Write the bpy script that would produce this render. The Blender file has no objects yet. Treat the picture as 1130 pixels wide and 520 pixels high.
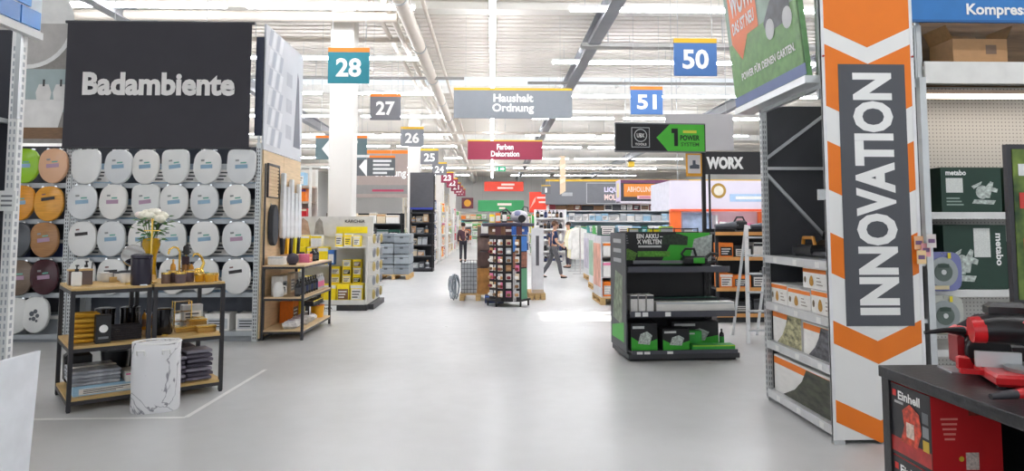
import bpy, bmesh, math, random
from mathutils import Vector, Matrix
random.seed(7)
S = bpy.context.scene
C = S.collection
PI = math.pi

# ------------------------------------------------------------------ camera
FPX = 753.3; EYE = 1.6; PITCH = math.radians(4.0)
YAW = math.atan(22 * math.cos(PITCH) / FPX); PPY = 250 - FPX * math.tan(PITCH)
sy, cy, sp, cp = math.sin(YAW), math.cos(YAW), math.sin(PITCH), math.cos(PITCH)
cam_d = bpy.data.cameras.new('camera'); cam = bpy.data.objects.new('camera', cam_d); C.objects.link(cam)
cam_d.sensor_width = 36; cam_d.lens = FPX / 1130 * 36
cam_d.shift_y = -(260 - PPY) / 1130
cam_d.clip_start = 0.05; cam_d.clip_end = 300
r_ = Vector((cy, -sy, 0)); u_ = Vector((-sp * sy, -sp * cy, cp)); d_ = Vector((sy * cp, cy * cp, sp))
cam.matrix_world = Matrix(((r_.x, u_.x, -d_.x, 0), (r_.y, u_.y, -d_.y, 0), (r_.z, u_.z, -d_.z, EYE), (0, 0, 0, 1)))
S.camera = cam

def ray(px, py):
    return d_ + r_ * ((px - 565) / FPX) - u_ * ((py - PPY) / FPX)
def atZ(px, py, z=0.0):
    d = ray(px, py); t = (z - EYE) / d.z; return Vector((d.x * t, d.y * t, z))
def atY(px, py, Y):
    d = ray(px, py); t = Y / d.y; return Vector((d.x * t, Y, EYE + d.z * t))

# ------------------------------------------------------------------ world, sun, exposure
w = bpy.data.worlds.new('daylight'); S.world = w; w.use_nodes = True
bg = w.node_tree.nodes['Background']; bg.inputs[0].default_value = (0.90, 0.95, 1.0, 1); bg.inputs[1].default_value = 1.15
sun_d = bpy.data.lights.new('sun', 'SUN'); sun_d.energy = 14; sun_d.angle = math.radians(0.6); sun_d.color = (1, .96, .9)
sun = bpy.data.objects.new('sun', sun_d); C.objects.link(sun)
sun.rotation_euler = Vector((-5.0, -2.5, -7.0)).to_track_quat('-Z', 'Y').to_euler()
sun.location = (6.5, 15, 12)
TUBE_POWER = 35.0
S.view_settings.view_transform = 'Standard'; S.view_settings.look = 'None'
S.view_settings.gamma = 1.0; S.view_settings.use_curve_mapping = False
S.view_settings.exposure = 0.27

# ------------------------------------------------------------------ materials
MATS = {}
def lin(h):
    h = h.lstrip('#'); o = []
    for i in (0, 2, 4):
        c = int(h[i:i+2], 16) / 255
        o.append(c / 12.92 if c <= .04045 else ((c + .055) / 1.055) ** 2.4)
    return o
def mat(hexc, rough=.55, metal=0., var=.06, scale=6., bump=0., kind=None, emit=0., alpha=1.):
    key = (hexc, rough, metal, var, scale, bump, kind, emit, alpha)
    if key in MATS: return MATS[key]
    m = bpy.data.materials.new('surface'); m.use_nodes = True
    nt = m.node_tree; b = nt.nodes['Principled BSDF']
    c = lin(hexc)
    b.inputs['Roughness'].default_value = rough; b.inputs['Metallic'].default_value = metal
    if emit:
        b.inputs['Base Color'].default_value = (*c, 1)
        b.inputs['Emission Color'].default_value = (*c, 1); b.inputs['Emission Strength'].default_value = emit
    elif kind == 'glass':
        b.inputs['Base Color'].default_value = (*c, 1); b.inputs['Transmission Weight'].default_value = .9
        b.inputs['IOR'].default_value = 1.2
    else:
        tc = nt.nodes.new('ShaderNodeTexCoord'); nz = nt.nodes.new('ShaderNodeTexNoise')
        nz.inputs['Scale'].default_value = scale; nz.inputs['Detail'].default_value = 3
        nt.links.new(tc.outputs['Object'], nz.inputs['Vector'])
        cr = nt.nodes.new('ShaderNodeValToRGB')
        cr.color_ramp.elements[0].position = .3; cr.color_ramp.elements[1].position = .7
        cr.color_ramp.elements[0].color = (*[x * (1 - var) for x in c], 1)
        cr.color_ramp.elements[1].color = (*[min(1, x * (1 + var)) for x in c], 1)
        src = nz.outputs['Fac']
        if kind == 'wood':
            mp = nt.nodes.new('ShaderNodeMapping'); mp.inputs['Scale'].default_value = (1.2, 1.2, 14)
            nt.links.new(tc.outputs['Object'], mp.inputs[0]); nt.links.new(mp.outputs[0], nz.inputs['Vector'])
        if kind == 'marble':
            nz.inputs['Scale'].default_value = 2.6; nz.inputs['Detail'].default_value = 4; nz.inputs['Distortion'].default_value = .6
            cr.color_ramp.elements[0].position = .488; cr.color_ramp.elements[1].position = .512
            cr.color_ramp.elements[0].color = (*c, 1); cr.color_ramp.elements[1].color = (*c, 1)
            e = cr.color_ramp.elements.new(.5); e.color = (.22, .22, .25, 1)
        if kind == 'peg':
            mp = nt.nodes.new('ShaderNodeTexVoronoi'); mp.voronoi_dimensions = '2D'; mp.inputs['Scale'].default_value = 30; mp.inputs['Randomness'].default_value = 0
            mq = nt.nodes.new('ShaderNodeMapping'); mq.inputs['Rotation'].default_value = (PI/2, 0, 0)
            nt.links.new(tc.outputs['Object'], mq.inputs[0]); nt.links.new(mq.outputs[0], mp.inputs['Vector']); src = mp.outputs['Distance']
            cr.color_ramp.elements[0].position = .14; cr.color_ramp.elements[1].position = .2
            cr.color_ramp.elements[0].color = (*[x * .35 for x in c], 1); cr.color_ramp.elements[1].color = (*c, 1)
        if kind == 'foliage':
            nz.inputs['Scale'].default_value = 9
            cr.color_ramp.elements[0].color = (.01, .05, .01, 1); cr.color_ramp.elements[1].color = (.22, .32, .05, 1)
        nt.links.new(src, cr.inputs[0]); nt.links.new(cr.outputs[0], b.inputs['Base Color'])
        if kind == 'floor':
            nz.inputs['Scale'].default_value = .55; nz.inputs['Detail'].default_value = 8
            n2 = nt.nodes.new('ShaderNodeTexNoise'); n2.inputs['Scale'].default_value = 5; n2.inputs['Detail'].default_value = 6
            nt.links.new(tc.outputs['Object'], n2.inputs['Vector'])
            mr = nt.nodes.new('ShaderNodeMapRange'); mr.inputs[3].default_value = .22; mr.inputs[4].default_value = .45
            nt.links.new(n2.outputs['Fac'], mr.inputs[0]); nt.links.new(mr.outputs[0], b.inputs['Roughness'])
        if bump:
            bp = nt.nodes.new('ShaderNodeBump'); bp.inputs['Strength'].default_value = bump; bp.inputs['Distance'].default_value = .01
            n3 = nt.nodes.new('ShaderNodeTexNoise'); n3.inputs['Scale'].default_value = scale * 4
            nt.links.new(tc.outputs['Object'], n3.inputs['Vector'])
            nt.links.new(n3.outputs['Fac'], bp.inputs['Height']); nt.links.new(bp.outputs[0], b.inputs['Normal'])
    if alpha < 1: b.inputs['Alpha'].default_value = alpha
    MATS[key] = m
    return m
WHITE = mat('#e9e9e7', .45); OFFW = mat('#dcd9d3', .5); LGREY = mat('#b9bcbd', .4, .3); STEEL = mat('#c3c6c7', .35, .5)
BLACK = mat('#17171a', .45); DGREY = mat('#3a3b40', .55); MGREY = mat('#77797d', .5); CHROME = mat('#e4e4e6', .1, 1.)
GOLD = mat('#ecc766', .25, .75); WOOD = mat('#c9a76c', .5, 0, .16, 3, 0, 'wood'); BIRCH = mat('#d9bd95', .55, 0, .1, 3, 0, 'wood')
CARD = mat('#b08457', .75, 0, .1, 8); TEXTW = mat('#f4f4f2', .5, 0, .01)

# ------------------------------------------------------------------ mesh helpers
class MB:
    def __init__(s): s.v = []; s.f = []
    def add(s, vs, fs):
        o = len(s.v); s.v += [tuple(p) for p in vs]; s.f += [[o + i for i in q] for q in fs]; return s
    def box(s, x0, x1, y0, y1, z0, z1):
        return s.add([(x0,y0,z0),(x1,y0,z0),(x1,y1,z0),(x0,y1,z0),(x0,y0,z1),(x1,y0,z1),(x1,y1,z1),(x0,y1,z1)],
                     [(3,2,1,0),(4,5,6,7),(0,1,5,4),(1,2,6,5),(2,3,7,6),(3,0,4,7)])
    def cbox(s, c, sz, b=.0):
        x, y, z = c; a, d, h = sz[0]/2, sz[1]/2, sz[2]/2
        if b <= 0: return s.box(x-a, x+a, y-d, y+d, z-h, z+h)
        vs = []; 
        for (zz, i) in ((z-h, b), (z-h+b, 0), (z+h-b, 0), (z+h, b)):
            for (sx, sy_) in ((-1,-1),(1,-1),(1,1),(-1,1)):
                vs.append((x+sx*(a-i), y+sy_*(d-i), zz))
        fs = [(3,2,1,0),(12,13,14,15)]
        for k in range(3):
            for j in range(4):
                fs.append((k*4+j, k*4+(j+1)%4, k*4+4+(j+1)%4, k*4+4+j))
        return s.add(vs, fs)
    def bar(s, p0, p1, wd, ht=None, up=(0,0,1)):
        ht = ht or wd; p0 = Vector(p0); p1 = Vector(p1); d = (p1 - p0).normalized(); u = Vector(up)
        if abs(d.dot(u)) > .95: u = Vector((1,0,0))
        a = d.cross(u).normalized() * wd / 2; b = a.cross(d).normalized() * ht / 2
        vs = [p + q for p in (p0, p1) for q in (-a-b, a-b, a+b, -a+b)]
        return s.add(vs, [(0,1,2,3),(7,6,5,4),(0,4,5,1),(1,5,6,2),(2,6,7,3),(3,7,4,0)])
    def cyl(s, p0, p1, r0, r1=None, n=12):
        return s.tube([p0, p1], [r0, r0 if r1 is None else r1], n)
    def tube(s, pts, r, n=8):
        pts = [Vector(p) for p in pts]; rs = r if isinstance(r, list) else [r] * len(pts)
        vs = []; prev = None
        for i, p in enumerate(pts):
            d = ((pts[i+1] if i < len(pts)-1 else p) - (pts[i-1] if i else p)).normalized()
            u = Vector((0,0,1)) if abs(d.z) < .9 else Vector((1,0,0))
            if prev is not None and abs(d.dot(prev)) < .95: u = prev
            a = d.cross(u).normalized(); b = a.cross(d).normalized(); prev = b
            for k in range(n):
                t = 2*PI*k/n; vs.append(p + (a*math.cos(t) + b*math.sin(t)) * rs[i])
        fs = [list(range(n))[::-1], [len(vs)-n+k for k in range(n)]]
        fs = [fs[0][::-1], fs[1][::-1]]
        for i in range(len(pts)-1):
            for k in range(n):
                fs.append((i*n+(k+1)%n, i*n+k, (i+1)*n+k, (i+1)*n+(k+1)%n))
        return s.add(vs, fs)
    def lathe(s, prof, n=20, c=(0,0,0), sx=1., sy_=1.):
        vs = []
        for (r, z) in prof:
            for k in range(n):
                t = 2*PI*k/n; vs.append((c[0]+r*math.cos(t)*sx, c[1]+r*math.sin(t)*sy_, c[2]+z))
        fs = [list(range(n))[::-1], [len(vs)-n+k for k in range(n)]]
        for i in range(len(prof)-1):
            for k in range(n):
                fs.append((i*n+k, i*n+(k+1)%n, (i+1)*n+(k+1)%n, (i+1)*n+k))
        return s.add(vs, fs)
    def prism(s, poly, y0, y1):          # poly in x,z ; extruded along y
        n = len(poly); vs = [(x, y0, z) for x, z in poly] + [(x, y1, z) for x, z in poly]
        fs = [list(range(n)), list(range(2*n-1, n-1, -1))]
        for k in range(n): fs.append((k, n+k, n+(k+1)%n, (k+1)%n))
        return s.add(vs, fs)
    def ball(s, c, r, n=10, m=7, sc=(1,1,1)):
        prof = [(max(.02, math.sin(PI*i/m)) * r, -math.cos(PI*i/m) * r) for i in range(m+1)]
        o = len(s.v); s.lathe(prof, n)
        s.v[o:] = [(c[0]+x*sc[0], c[1]+y*sc[1], c[2]+z*sc[2]) for x, y, z in s.v[o:]]
        return s
    def xf(s, M_):
        s.v = [tuple(M_ @ Vector(p)) for p in s.v]; return s
    def mesh(s):
        me = bpy.data.meshes.new('m'); me.from_pydata(s.v, [], s.f); me.update(); return me
    def build(s, name, m, parent=None, smooth=False, bevel=0., recalc=False):
        return link(name, s.mesh(), m, parent, smooth, bevel, recalc)
def link(name, me, m, parent=None, smooth=False, bevel=0., recalc=False):
    if m and not me.materials: me.materials.append(m)
    if smooth:
        for p in me.polygons: p.use_smooth = True
        try: me.set_sharp_from_angle(angle=math.radians(40))
        except Exception: pass
    o = bpy.data.objects.new(name, me); C.objects.link(o)
    if parent is not None: o.parent = parent
    if bevel:
        b = o.modifiers.new('bevel', 'BEVEL'); b.width = bevel; b.segments = 2; b.limit_method = 'ANGLE'
    return o
def tag(o, label, cat, group=None, kind=None):
    if label: o['label'] = label
    if cat: o['category'] = cat
    if group: o['group'] = group
    if kind: o['kind'] = kind
    return o
def thing(name, label, cat, loc=(0,0,0), rotz=0., group=None):
    o = bpy.data.objects.new(name, None); C.objects.link(o); o.empty_display_size = .1
    o.location = loc; o.rotation_euler = (0, 0, rotz)
    return tag(o, label, cat, group)
def struct(name, mb, m, parent=None, label=None, **k):
    o = mb.build(name, m, parent, **k)
    if parent is None: o['kind'] = 'structure'
    if label: o['label'] = label
    return o
def dupe(root, loc, rotz=0., label=None, group=None, scale=None):
    r = root.copy(); C.objects.link(r); r.location = loc; r.rotation_euler = (0, 0, rotz)
    if scale: r.scale = scale
    if label: r['label'] = label
    if group: r['group'] = group
    for ch in KIDS.get(root.name, ()) or root.children:
        c = ch.copy(); C.objects.link(c); c.parent = r
        for g in ch.children:
            d = g.copy(); C.objects.link(d); d.parent = c
    return r
KIDS = {}
ORD = ['first','second','third','fourth','fifth','sixth','seventh','eighth','ninth','tenth','eleventh','twelfth','thirteenth','fourteenth','fifteenth','sixteenth','seventeenth','eighteenth','nineteenth','twentieth']

# lettering -----------------------------------------------------------------
TXT = {}
def text_mesh(body, bold):
    if (body, bold) in TXT: return TXT[(body, bold)]
    cu = bpy.data.curves.new('t', 'FONT'); cu.body = body; cu.size = 1; cu.offset = bold; cu.resolution_u = 3; cu.align_x = 'CENTER'
    cu.space_line = .9
    ob = bpy.data.objects.new('t', cu)
    me = ob.to_mesh()
    vs = [tuple(v.co) for v in me.vertices]; fs = [list(p.vertices) for p in me.polygons]
    ob.to_mesh_clear(); bpy.data.objects.remove(ob); bpy.data.curves.remove(cu)
    xs = [v[0] for v in vs]; ys = [v[1] for v in vs]
    x0, x1, y0, y1 = min(xs), max(xs), min(ys), max(ys)
    vs = [((x-(x0+x1)/2)/(x1-x0), (y-(y0+y1)/2)/(y1-y0)) for x, y, _ in vs]
    TXT[(body, bold)] = (vs, fs); return TXT[(body, bold)]
FRONT = Matrix.Rotation(PI/2, 4, 'X')                       # faces -Y
def facing(d):                                              # text plane facing '-Y', '-X' or '+X'
    return {'-Y': FRONT, '-X': Matrix.Rotation(-PI/2, 4, 'Z') @ FRONT, '+X': Matrix.Rotation(PI/2, 4, 'Z') @ FRONT,
            '+Z': Matrix.Identity(4)}[d]
def lettering(body, wd, ht, loc, m, parent, face='-Y', bold=.02, spin=0., name='lettering', shear=0.):
    vs, fs = text_mesh(body, bold)
    M_ = Matrix.Translation(loc) @ facing(face) @ Matrix.Rotation(spin, 4, 'Z')
    mb = MB(); mb.v = [tuple(M_ @ Vector((x*wd + shear*y*ht, y*ht, 0))) for x, y in vs]; mb.f = fs
    return mb.build(name, m, parent)
def flat(poly, loc, face='-Y', spin=0.):                    # a flat print of any outline; poly in plane x,y
    M_ = Matrix.Translation(loc) @ facing(face) @ Matrix.Rotation(spin, 4, 'Z')
    mb = MB(); n = len(poly)
    return mb.add([M_ @ Vector((x, y, 0)) for x, y in poly], [list(range(n))])
def rect(wd, ht): return [(-wd/2,-ht/2),(wd/2,-ht/2),(wd/2,ht/2),(-wd/2,ht/2)]
def disc(r, n=24, sx=1., sy_=1.): return [(r*sx*math.cos(2*PI*k/n), r*sy_*math.sin(2*PI*k/n)) for k in range(n)]

# ================================================================== THE HALL
ZC = 7.0
struct('floor', MB().add([(-17,-8,0),(19,-8,0),(19,74,0),(-17,74,0)], [(0,1,2,3)]),
       mat('#bbbcbc', .33, 0, .07, .6, 0, 'floor'), label='smooth pale grey concrete floor')
def deck(name, x0, x1, y0, y1):
    per = .36; mb = MB(); vs = []; y = y0
    while y < y1 - 1e-6:
        for dy, dz in ((0, 0), (.24, 0), (.265, .14), (.335, .14)):
            if y + dy < y1: vs.append((y + dy, ZC + dz))
        y += per
    vs.append((y1, ZC))
    pts = [(x0, a, b) for a, b in vs] + [(x1, a, b) for a, b in vs]; n = len(vs)
    mb.add(pts, [(k, k+1, n+k+1, n+k) for k in range(n-1)])
    return struct(name, mb, mat('#dcd6cd', .6, 0, .03, .4), label='pale beige corrugated steel roof deck')
deck('ceiling', -17, 19, -8, 14.2)
deck('ceiling', -17, 5.9, 14.2, 15.4); deck('ceiling', 7.2, 19, 14.2, 15.4)
for a, b in ((15.4, 24.3), (27.4, 39.6), (42.0, 59.2), (61.2, 74)): deck('ceiling', -17, 19, a, b)
for i, (a, b) in enumerate(((24.3, 27.4), (39.6, 42.0), (59.2, 61.2))):
    wn = struct('window_%d' % (i+1), MB().box(-17, 19, a, b, ZC+.3, ZC+.32), mat('#f2f6fa', .5, 0, 0, 1, 0, 'glass'), label='long translucent skylight band across the roof')
    m = MB().box(-17, 19, a-.02, a+.04, ZC-.02, ZC+.3); m.box(-17, 19, b-.04, b+.02, ZC-.02, ZC+.3)
    m.build('window_frame', OFFW, wn)
    for k in range(13):
        MB().box(-15+k*2.5, -14.94+k*2.5, a+.04, b-.04, ZC+.22, ZC+.3).build('glazing_bar', WHITE, wn)
WALLM = mat('#e6e4e0', .7, 0, .03, .5)
struct('wall_left', MB().box(-17.2, -17, -8, 74, 0, ZC+.2), WALLM, label='pale wall on the left side of the hall')
struct('wall_right', MB().box(19, 19.2, -8, 74, 0, ZC+.2), WALLM, label='pale wall on the right side of the hall')
struct('wall_back', MB().box(-17, 19, 74, 74.2, 0, ZC+.2), WALLM, label='pale wall at the far end of the hall')
# columns with base plates and cross beams
for i, Y in enumerate((16.0, 31.0, 46.0, 61.0)):
    m = MB().box(-3.83, -3.27, Y, Y+.56, 0, ZC-.2)
    c = struct('trim_%d' % (i+1), m, mat('#dfdcd6', .55, 0, .03, 1), label='square white concrete column standing %s along the aisle' % ORD[i], bevel=.03)
    struct('beam', MB().box(-17, 19, Y+.06, Y+.5, ZC-.2, ZC-.02), mat('#e2dfd8', .6, 0, .04, .5), c)
    struct('column_band', MB().box(-3.85, -3.25, Y-.02, Y+.58, .02, .35), MGREY, c)
# long steel girders running with the aisle
def girder(i, X, z, y0, y1, w_, h_, m):
    mb = MB().box(X-w_/2, X+w_/2, y0, y1, z-.03, z); mb.box(X-w_/2, X+w_/2, y0, y1, z+h_, z+h_+.03)
    mb.box(X-.02, X+.02, y0, y1, z, z+h_)
    return struct('trim_%d' % i, mb, m, label='long grey steel girder under the roof')
GIRD = mat('#93959a', .45, .4, .05, 2)
girder(11, 2.62, 6.30, 12, 73, .30, .34, GIRD)
girder(12, -8.4, 6.30, 12, 73, .26, .34, GIRD)
girder(13, 9.6, 6.30, 12, 73, .26, .34, GIRD)
# pipes, ducts and trays
def pipe(label, pts, r, m, cat='pipe', name='ceiling_pipe'):
    o = MB().tube(pts, r, 12).build(name, None, None, True); o.data.materials.append(m)
    return tag(o, label, cat)
PIPEM = mat('#d8cfc4', .45, .1, .03); PIPEG = mat('#a9a8a6', .4, .4)
p = pipe('thick beige pipe running along the aisle under the roof', [(-1.95, 10, 6.38), (-1.95, 73, 6.38)], .17, PIPEM)
for k in range(14):
    MB().lathe([(.19,-.04),(.19,.04)], 14).xf(Matrix.Translation((-1.95, 14+k*4, 6.38)) @ Matrix.Rotation(PI/2,4,'X')).build('pipe_collar', LGREY, p)
    MB().bar((-1.95, 14+k*4, 6.5), (-1.95, 14+k*4, ZC), .02).build('hanger', LGREY, p)
for X, z, r, lb in ((-2.38, 6.55, .07, 'thin pipe just left of the thick beige pipe'), (-2.72, 6.62, .06, 'second thin pipe left of the thick beige pipe'),
                    (-1.55, 6.6, .05, 'thin pipe just right of the thick beige pipe')):
    q = pipe(lb, [(X, 10, z), (X, 73, z)], r, PIPEM)
    for k in range(10): MB().bar((X, 15+k*5, z), (X, 15+k*5, ZC), .015).build('hanger', LGREY, q)
for Y, z, r, x0, x1, lb in ((15.55, 6.42, .12, -16.5, -2.2, 'beige cross pipe in front of the first column'),
                            (18.0, 6.55, .06, -16.5, -1.9, 'thin cross pipe above the left sign row'),
                            (21.5, 6.3, .05, -16.5, -0.9, 'thin grey cross pipe over the left aisle'),
                            (33.5, 6.2, .07, -16.5, 8, 'cross pipe in the middle of the hall roof'),
                            (37.5, 6.2, .07, -14, 18, 'cross pipe beyond the middle of the hall roof'),
                            (50.0, 6.1, .09, -16, 18, 'cross pipe near the far end of the hall roof'),
                            (22.8, 6.45, .05, 1.2, 18.5, 'thin cross pipe over the right side of the hall'),
                            (55.0, 6.1, .09, -16, 18, 'last cross pipe before the far end of the hall')):
    q = pipe(lb, [(x0, Y, z), (x1, Y, z)], r, PIPEM if r > .055 else PIPEG)
    for k in range(5):
        xx = x0 + (x1-x0)*(k+.5)/5; MB().bar((xx, Y, z), (xx, Y, ZC), .015).build('hanger', LGREY, q)
t = thing('cable_tray', 'grey metal cable tray hanging under the roof on the right', 'cable tray', (0,0,0))
MB().box(2.3, 18.5, 17.2, 17.5, 6.22, 6.24).build('tray_floor', PIPEG, t)
for y_ in (17.2, 17.5): MB().box(2.3, 18.5, y_-.01, y_+.01, 6.22, 6.32).build('tray_side', PIPEG, t)
for k in range(6): MB().bar((3+k*3, 17.35, 6.24), (3+k*3, 17.35, ZC), .02).build('hanger', LGREY, t)

# strip lights ---------------------------------------------------------------
LAMP = mat('#f9faff', .4, emit=TUBE_POWER)
def light_proto(L):
    t = thing('strip_light', '', 'light')
    MB().box(0, L, -.06, .06, .05, .12).build('housing', WHITE, t)
    MB().box(.03, L-.03, -.07, .07, 0, .05).build('diffuser', LAMP, t)
    for x_ in (.04*L+.2, L-.04*L-.2): MB().bar((x_, 0, .12), (x_, 0, .94), .012).build('hanger', LGREY, t)
    return t
LP4 = light_proto(3.7)
first = [True]
def strip(loc, rot, label, group):
    loc = (loc[0], loc[1], 6.38)
    if first[0]:
        first[0] = False; LP4.location = loc; LP4.rotation_euler[2] = rot; LP4['label'] = label; LP4['group'] = group; return LP4
    return dupe(LP4, loc, rot, label, group)
for k in range(14):
    strip((0, 11.5+k*4, 0), PI/2, 'white strip light in the long row above the aisle, %s from the front' % ORD[k], 'strip lights above the aisle')
for r, Y in enumerate((19.4, 24.6, 29.8, 35.5, 41.0, 48.0, 56.0, 64.0)):
    for k in range(3):
        strip((-5.75-k*4.1, Y, 0), 0, 'white strip light in the %s cross row left of the aisle, %s from the aisle' % (ORD[r], ORD[k]), 'strip lights in the left cross rows')
    for k in range(3):
        strip((1.75+k*4.1, Y+.3, 0), 0, 'white strip light in the %s cross row right of the aisle, %s from the aisle' % (ORD[r], ORD[k]), 'strip lights in the right cross rows')
for r, Y in enumerate((2.5, 10.6, 12.6, 14.8)):                      # added rows over the entrance, above the frame, to brighten the hall
    for k, X in enumerate((-9.5, -5.4, 1.7, 6.2)):
        strip((X, Y, 0), 0, 'added unseen white strip light over the entrance, %s row, %s from the left' % (ORD[r], ORD[k]), 'added strip lights over the entrance')

# hanging signs ---------------------------------------------------------------
ORANGE = mat('#ef7d1a', .5, 0, .02); SIGNGREY = mat('#84898f', .5, 0, .02); YELLOW = mat('#e0b21f', .5, 0, .02)
def hang_sign(label, c, wd, ht, m, parts, bars=(), wires=(-.4, .4), stripe=.08, stripe_m=None, name='hanging_sign', t_=.04):
    t = thing(name, label, 'sign', (c[0], c[1], c[2]-ht/2))
    MB().box(-wd/2, wd/2, 0, t_, 0, ht).build('panel', m, t, bevel=.004)
    if stripe: MB().box(-wd/2, wd/2, -.003, t_+.003, ht-stripe*ht, ht+.002).build('top_stripe', stripe_m or ORANGE, t)
    for txt, w_, h_, x_, z_ in parts: lettering(txt, w_, h_, (x_, -.004, ht/2+z_), TEXTW, t, bold=.03)
    for w_, h_, x_, z_ in bars: flat(rect(w_, h_), (x_, -.004, ht/2+z_)).build('text_print', mat('#ecdcd4', .5), t)
    for f in wires: MB().bar((f*wd, t_/2, ht), (f*wd, t_/2, ZC+.12-(c[2]-ht/2)), .008).build('wire', LGREY, t)
    return t
def at_px(px, py, z):                                        # aisle sign: hangs at the common height z
    d = ray(px, py); k = (z - EYE) / d.z; return Vector((d.x*k, d.y*k, z))
NUMW = dict(zip(('28','27','26','25','24','23','22','21','20','19','50','51'), ('twenty-eight','twenty-seven','twenty-six','twenty-five','twenty-four','twenty-three','twenty-two','twenty-one','twenty','nineteen','fifty','fifty-one')))
TEAL = mat('#137a89', .5, 0, .02); BLUE = mat('#426fab', .5, 0, .02); DRED = mat('#8c2a45', .5, 0, .02); SG2 = mat('#6d6e73', .5, 0, .02)
for num, X, Y, m, desc in (('28', -2.80, 13.2, TEAL, 'teal hanging aisle sign'), ('27', -2.80, 17.8, SG2, 'grey hanging aisle sign'),
        ('26', -2.80, 23.8, SIGNGREY, 'light grey hanging aisle sign'), ('25', -2.82, 30.6, SG2, 'grey hanging aisle sign'),
        ('24', -2.86, 37.0, SG2, 'grey hanging aisle sign'), ('23', -2.86, 43.5, DRED, 'wine red hanging aisle sign'),
        ('22', -2.86, 49.0, DRED, 'wine red hanging aisle sign'), ('21', -2.86, 54.0, DRED, 'wine red hanging aisle sign'),
        ('20', -2.86, 58.5, DRED, 'wine red hanging aisle sign'), ('19', -2.86, 63.0, DRED, 'wine red hanging aisle sign'),
        ('50', 3.76, 12.35, BLUE, 'blue hanging aisle sign'), ('51', 3.84, 16.7, BLUE, 'blue hanging aisle sign')):
    hang_sign(desc + ' with white number ' + NUMW[num], (X, Y, 4.73), .80, .70, m, [(num, .49, .37, 0, -.04)], stripe=.12, stripe_m=ORANGE if num in ('28','51','27') else YELLOW)
hang_sign('wide grey hanging sign reading Haushalt Ordnung above the aisle', (.53, 17.2, 4.73), 3.02, .78, SIGNGREY,
          [('Haushalt\nOrdnung', 1.06, .52, 0, -.02)], stripe=.07, stripe_m=YELLOW)
hang_sign('wide wine red hanging sign reading Farben Dekoration above the aisle', (.53, 27.8, 4.73), 3.06, .80, mat('#8f2440', .5, 0, .02),
          [('Farben\nDekoration', 1.16, .52, 0, -.02)], stripe=.06, stripe_m=YELLOW)
hang_sign('wide red hanging sign far down the aisle', (.9, 52.0, 4.65), 3.0, .74, mat('#d9402a', .5, 0, .02), [], stripe=0, bars=((1.0,.14,.3,.14),(1.2,.14,.1,-.12)))
hang_sign('wide green hanging sign below the far red sign', (.75, 58.0, 3.35), 3.9, .95, mat('#3b9a5e', .5, 0, .02), [], stripe=0, bars=((1.2,.2,.3,.12),(.5,.16,.1,-.2)))
ex = hang_sign('small green emergency exit sign hanging above the aisle', (.40, 32.0, 4.30), .46, .22, mat('#19a974', .4, 0, .02, emit=.25), [], stripe=0)
flat([(-.08,-.05),(.05,-.05),(.05,-.09),(.14,0),(.05,.09),(.05,.05),(-.08,.05)], (.05,-.004,.11)).build('arrow_print', TEXTW, ex)
flat(rect(.08,.16), (-.16,-.004,.11)).build('door_print', TEXTW, ex)
# direction signs left of the aisle
def dir_sign(label, px0, px1, py0, py1, Y, m, lines, stripe_m=ORANGE):
    a = atY(px0, py1, Y); b = atY(px1, py0, Y); wd = b.x-a.x; ht = b.z-a.z
    t = hang_sign(label, ((a.x+b.x)/2, Y, (a.z+b.z)/2), wd, ht, m, [], stripe=.1, stripe_m=stripe_m)
    flat([(-.12,0),(.12,-.3),(.12,.3)], (-wd/2+.28,-.004,ht*.45)).build('arrow_print', TEXTW, t)
    n = len(lines)
    for k, s in enumerate(lines): flat(rect(s, ht*.11), (-wd/2+.58+s/2, -.004, ht*(.84-.8*(k+.5)/n))).build('text_print', mat('#dcdedd', .5), t)
    return t
dir_sign('grey direction sign with white arrow half hidden behind the column', 348, 405, 150, 176, 17.6, mat('#5f7479', .5, 0, .02), [.5,.3,.42,.8])
dir_sign('dark grey direction sign with white arrow and four lines', 390, 436, 172, 194, 20.5, mat('#5c6064', .5, 0, .02), [.55,.5,.62,.42])
a = atY(385, 218, 23.0); b = atY(450, 166, 23.0)
bs = hang_sign('large brown grey hanging sign ending in the letters ng', ((a.x+b.x)/2, 23.0, (a.z+b.z)/2), b.x-a.x, b.z-a.z, mat('#a4958f', .5, 0, .03), [('Ordnung', 1.1, .34, .38, .0)], stripe=.07)
MB().box(-.98, .98, -.004, .0, .12, .42).build('lower_stripe', mat('#8b8a88', .5), bs)
MB().box(-.2, .85, -.006, -.004, .2, .27).build('pink_stripe', mat('#b8405f', .5), bs)

# ================================================================== PRODUCTS (builders shared by all shelves)
COL = {'white':'#e8e6e2','yellow':'#f8dc1c','orange':'#ee7d1b','red':'#c8202a','dark red':'#7c1c28','pink':'#e07aa0','blue':'#3f6fb5','light blue':'#9cc4dd',
       'navy':'#24305a','green':'#3aa844','dark green':'#14473a','lime':'#a6cf2e','grey':'#8b9094','light grey':'#c2c6c9','dark grey':'#45474c','black':'#1b1b1f',
       'brown':'#7c5a3c','tan':'#b98c5e','beige':'#d8c8ac','purple':'#6b4a86','teal':'#2c8a8c','silver':'#b8bcc0','amber':'#c58a2a'}
UNIT = {}
def unit(key, fn):
    if key not in UNIT: UNIT[key] = fn().mesh()
    return UNIT[key]
def coloured(me, cname, rough=.5, **k):
    key = (me.name, cname, rough)
    if key not in UNIT:
        c = me.copy(); c.materials.clear(); c.materials.append(mat(COL.get(cname, cname), rough, **k)); UNIT[key] = c
    return UNIT[key]
def smoothed(me):
    for p in me.polygons: p.use_smooth = True
    try: me.set_sharp_from_angle(angle=math.radians(40))
    except Exception: pass
    return me
def obj(name, me, parent=None):
    o = bpy.data.objects.new(name, me); C.objects.link(o)
    if parent is not None: o.parent = parent
    return o
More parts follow.
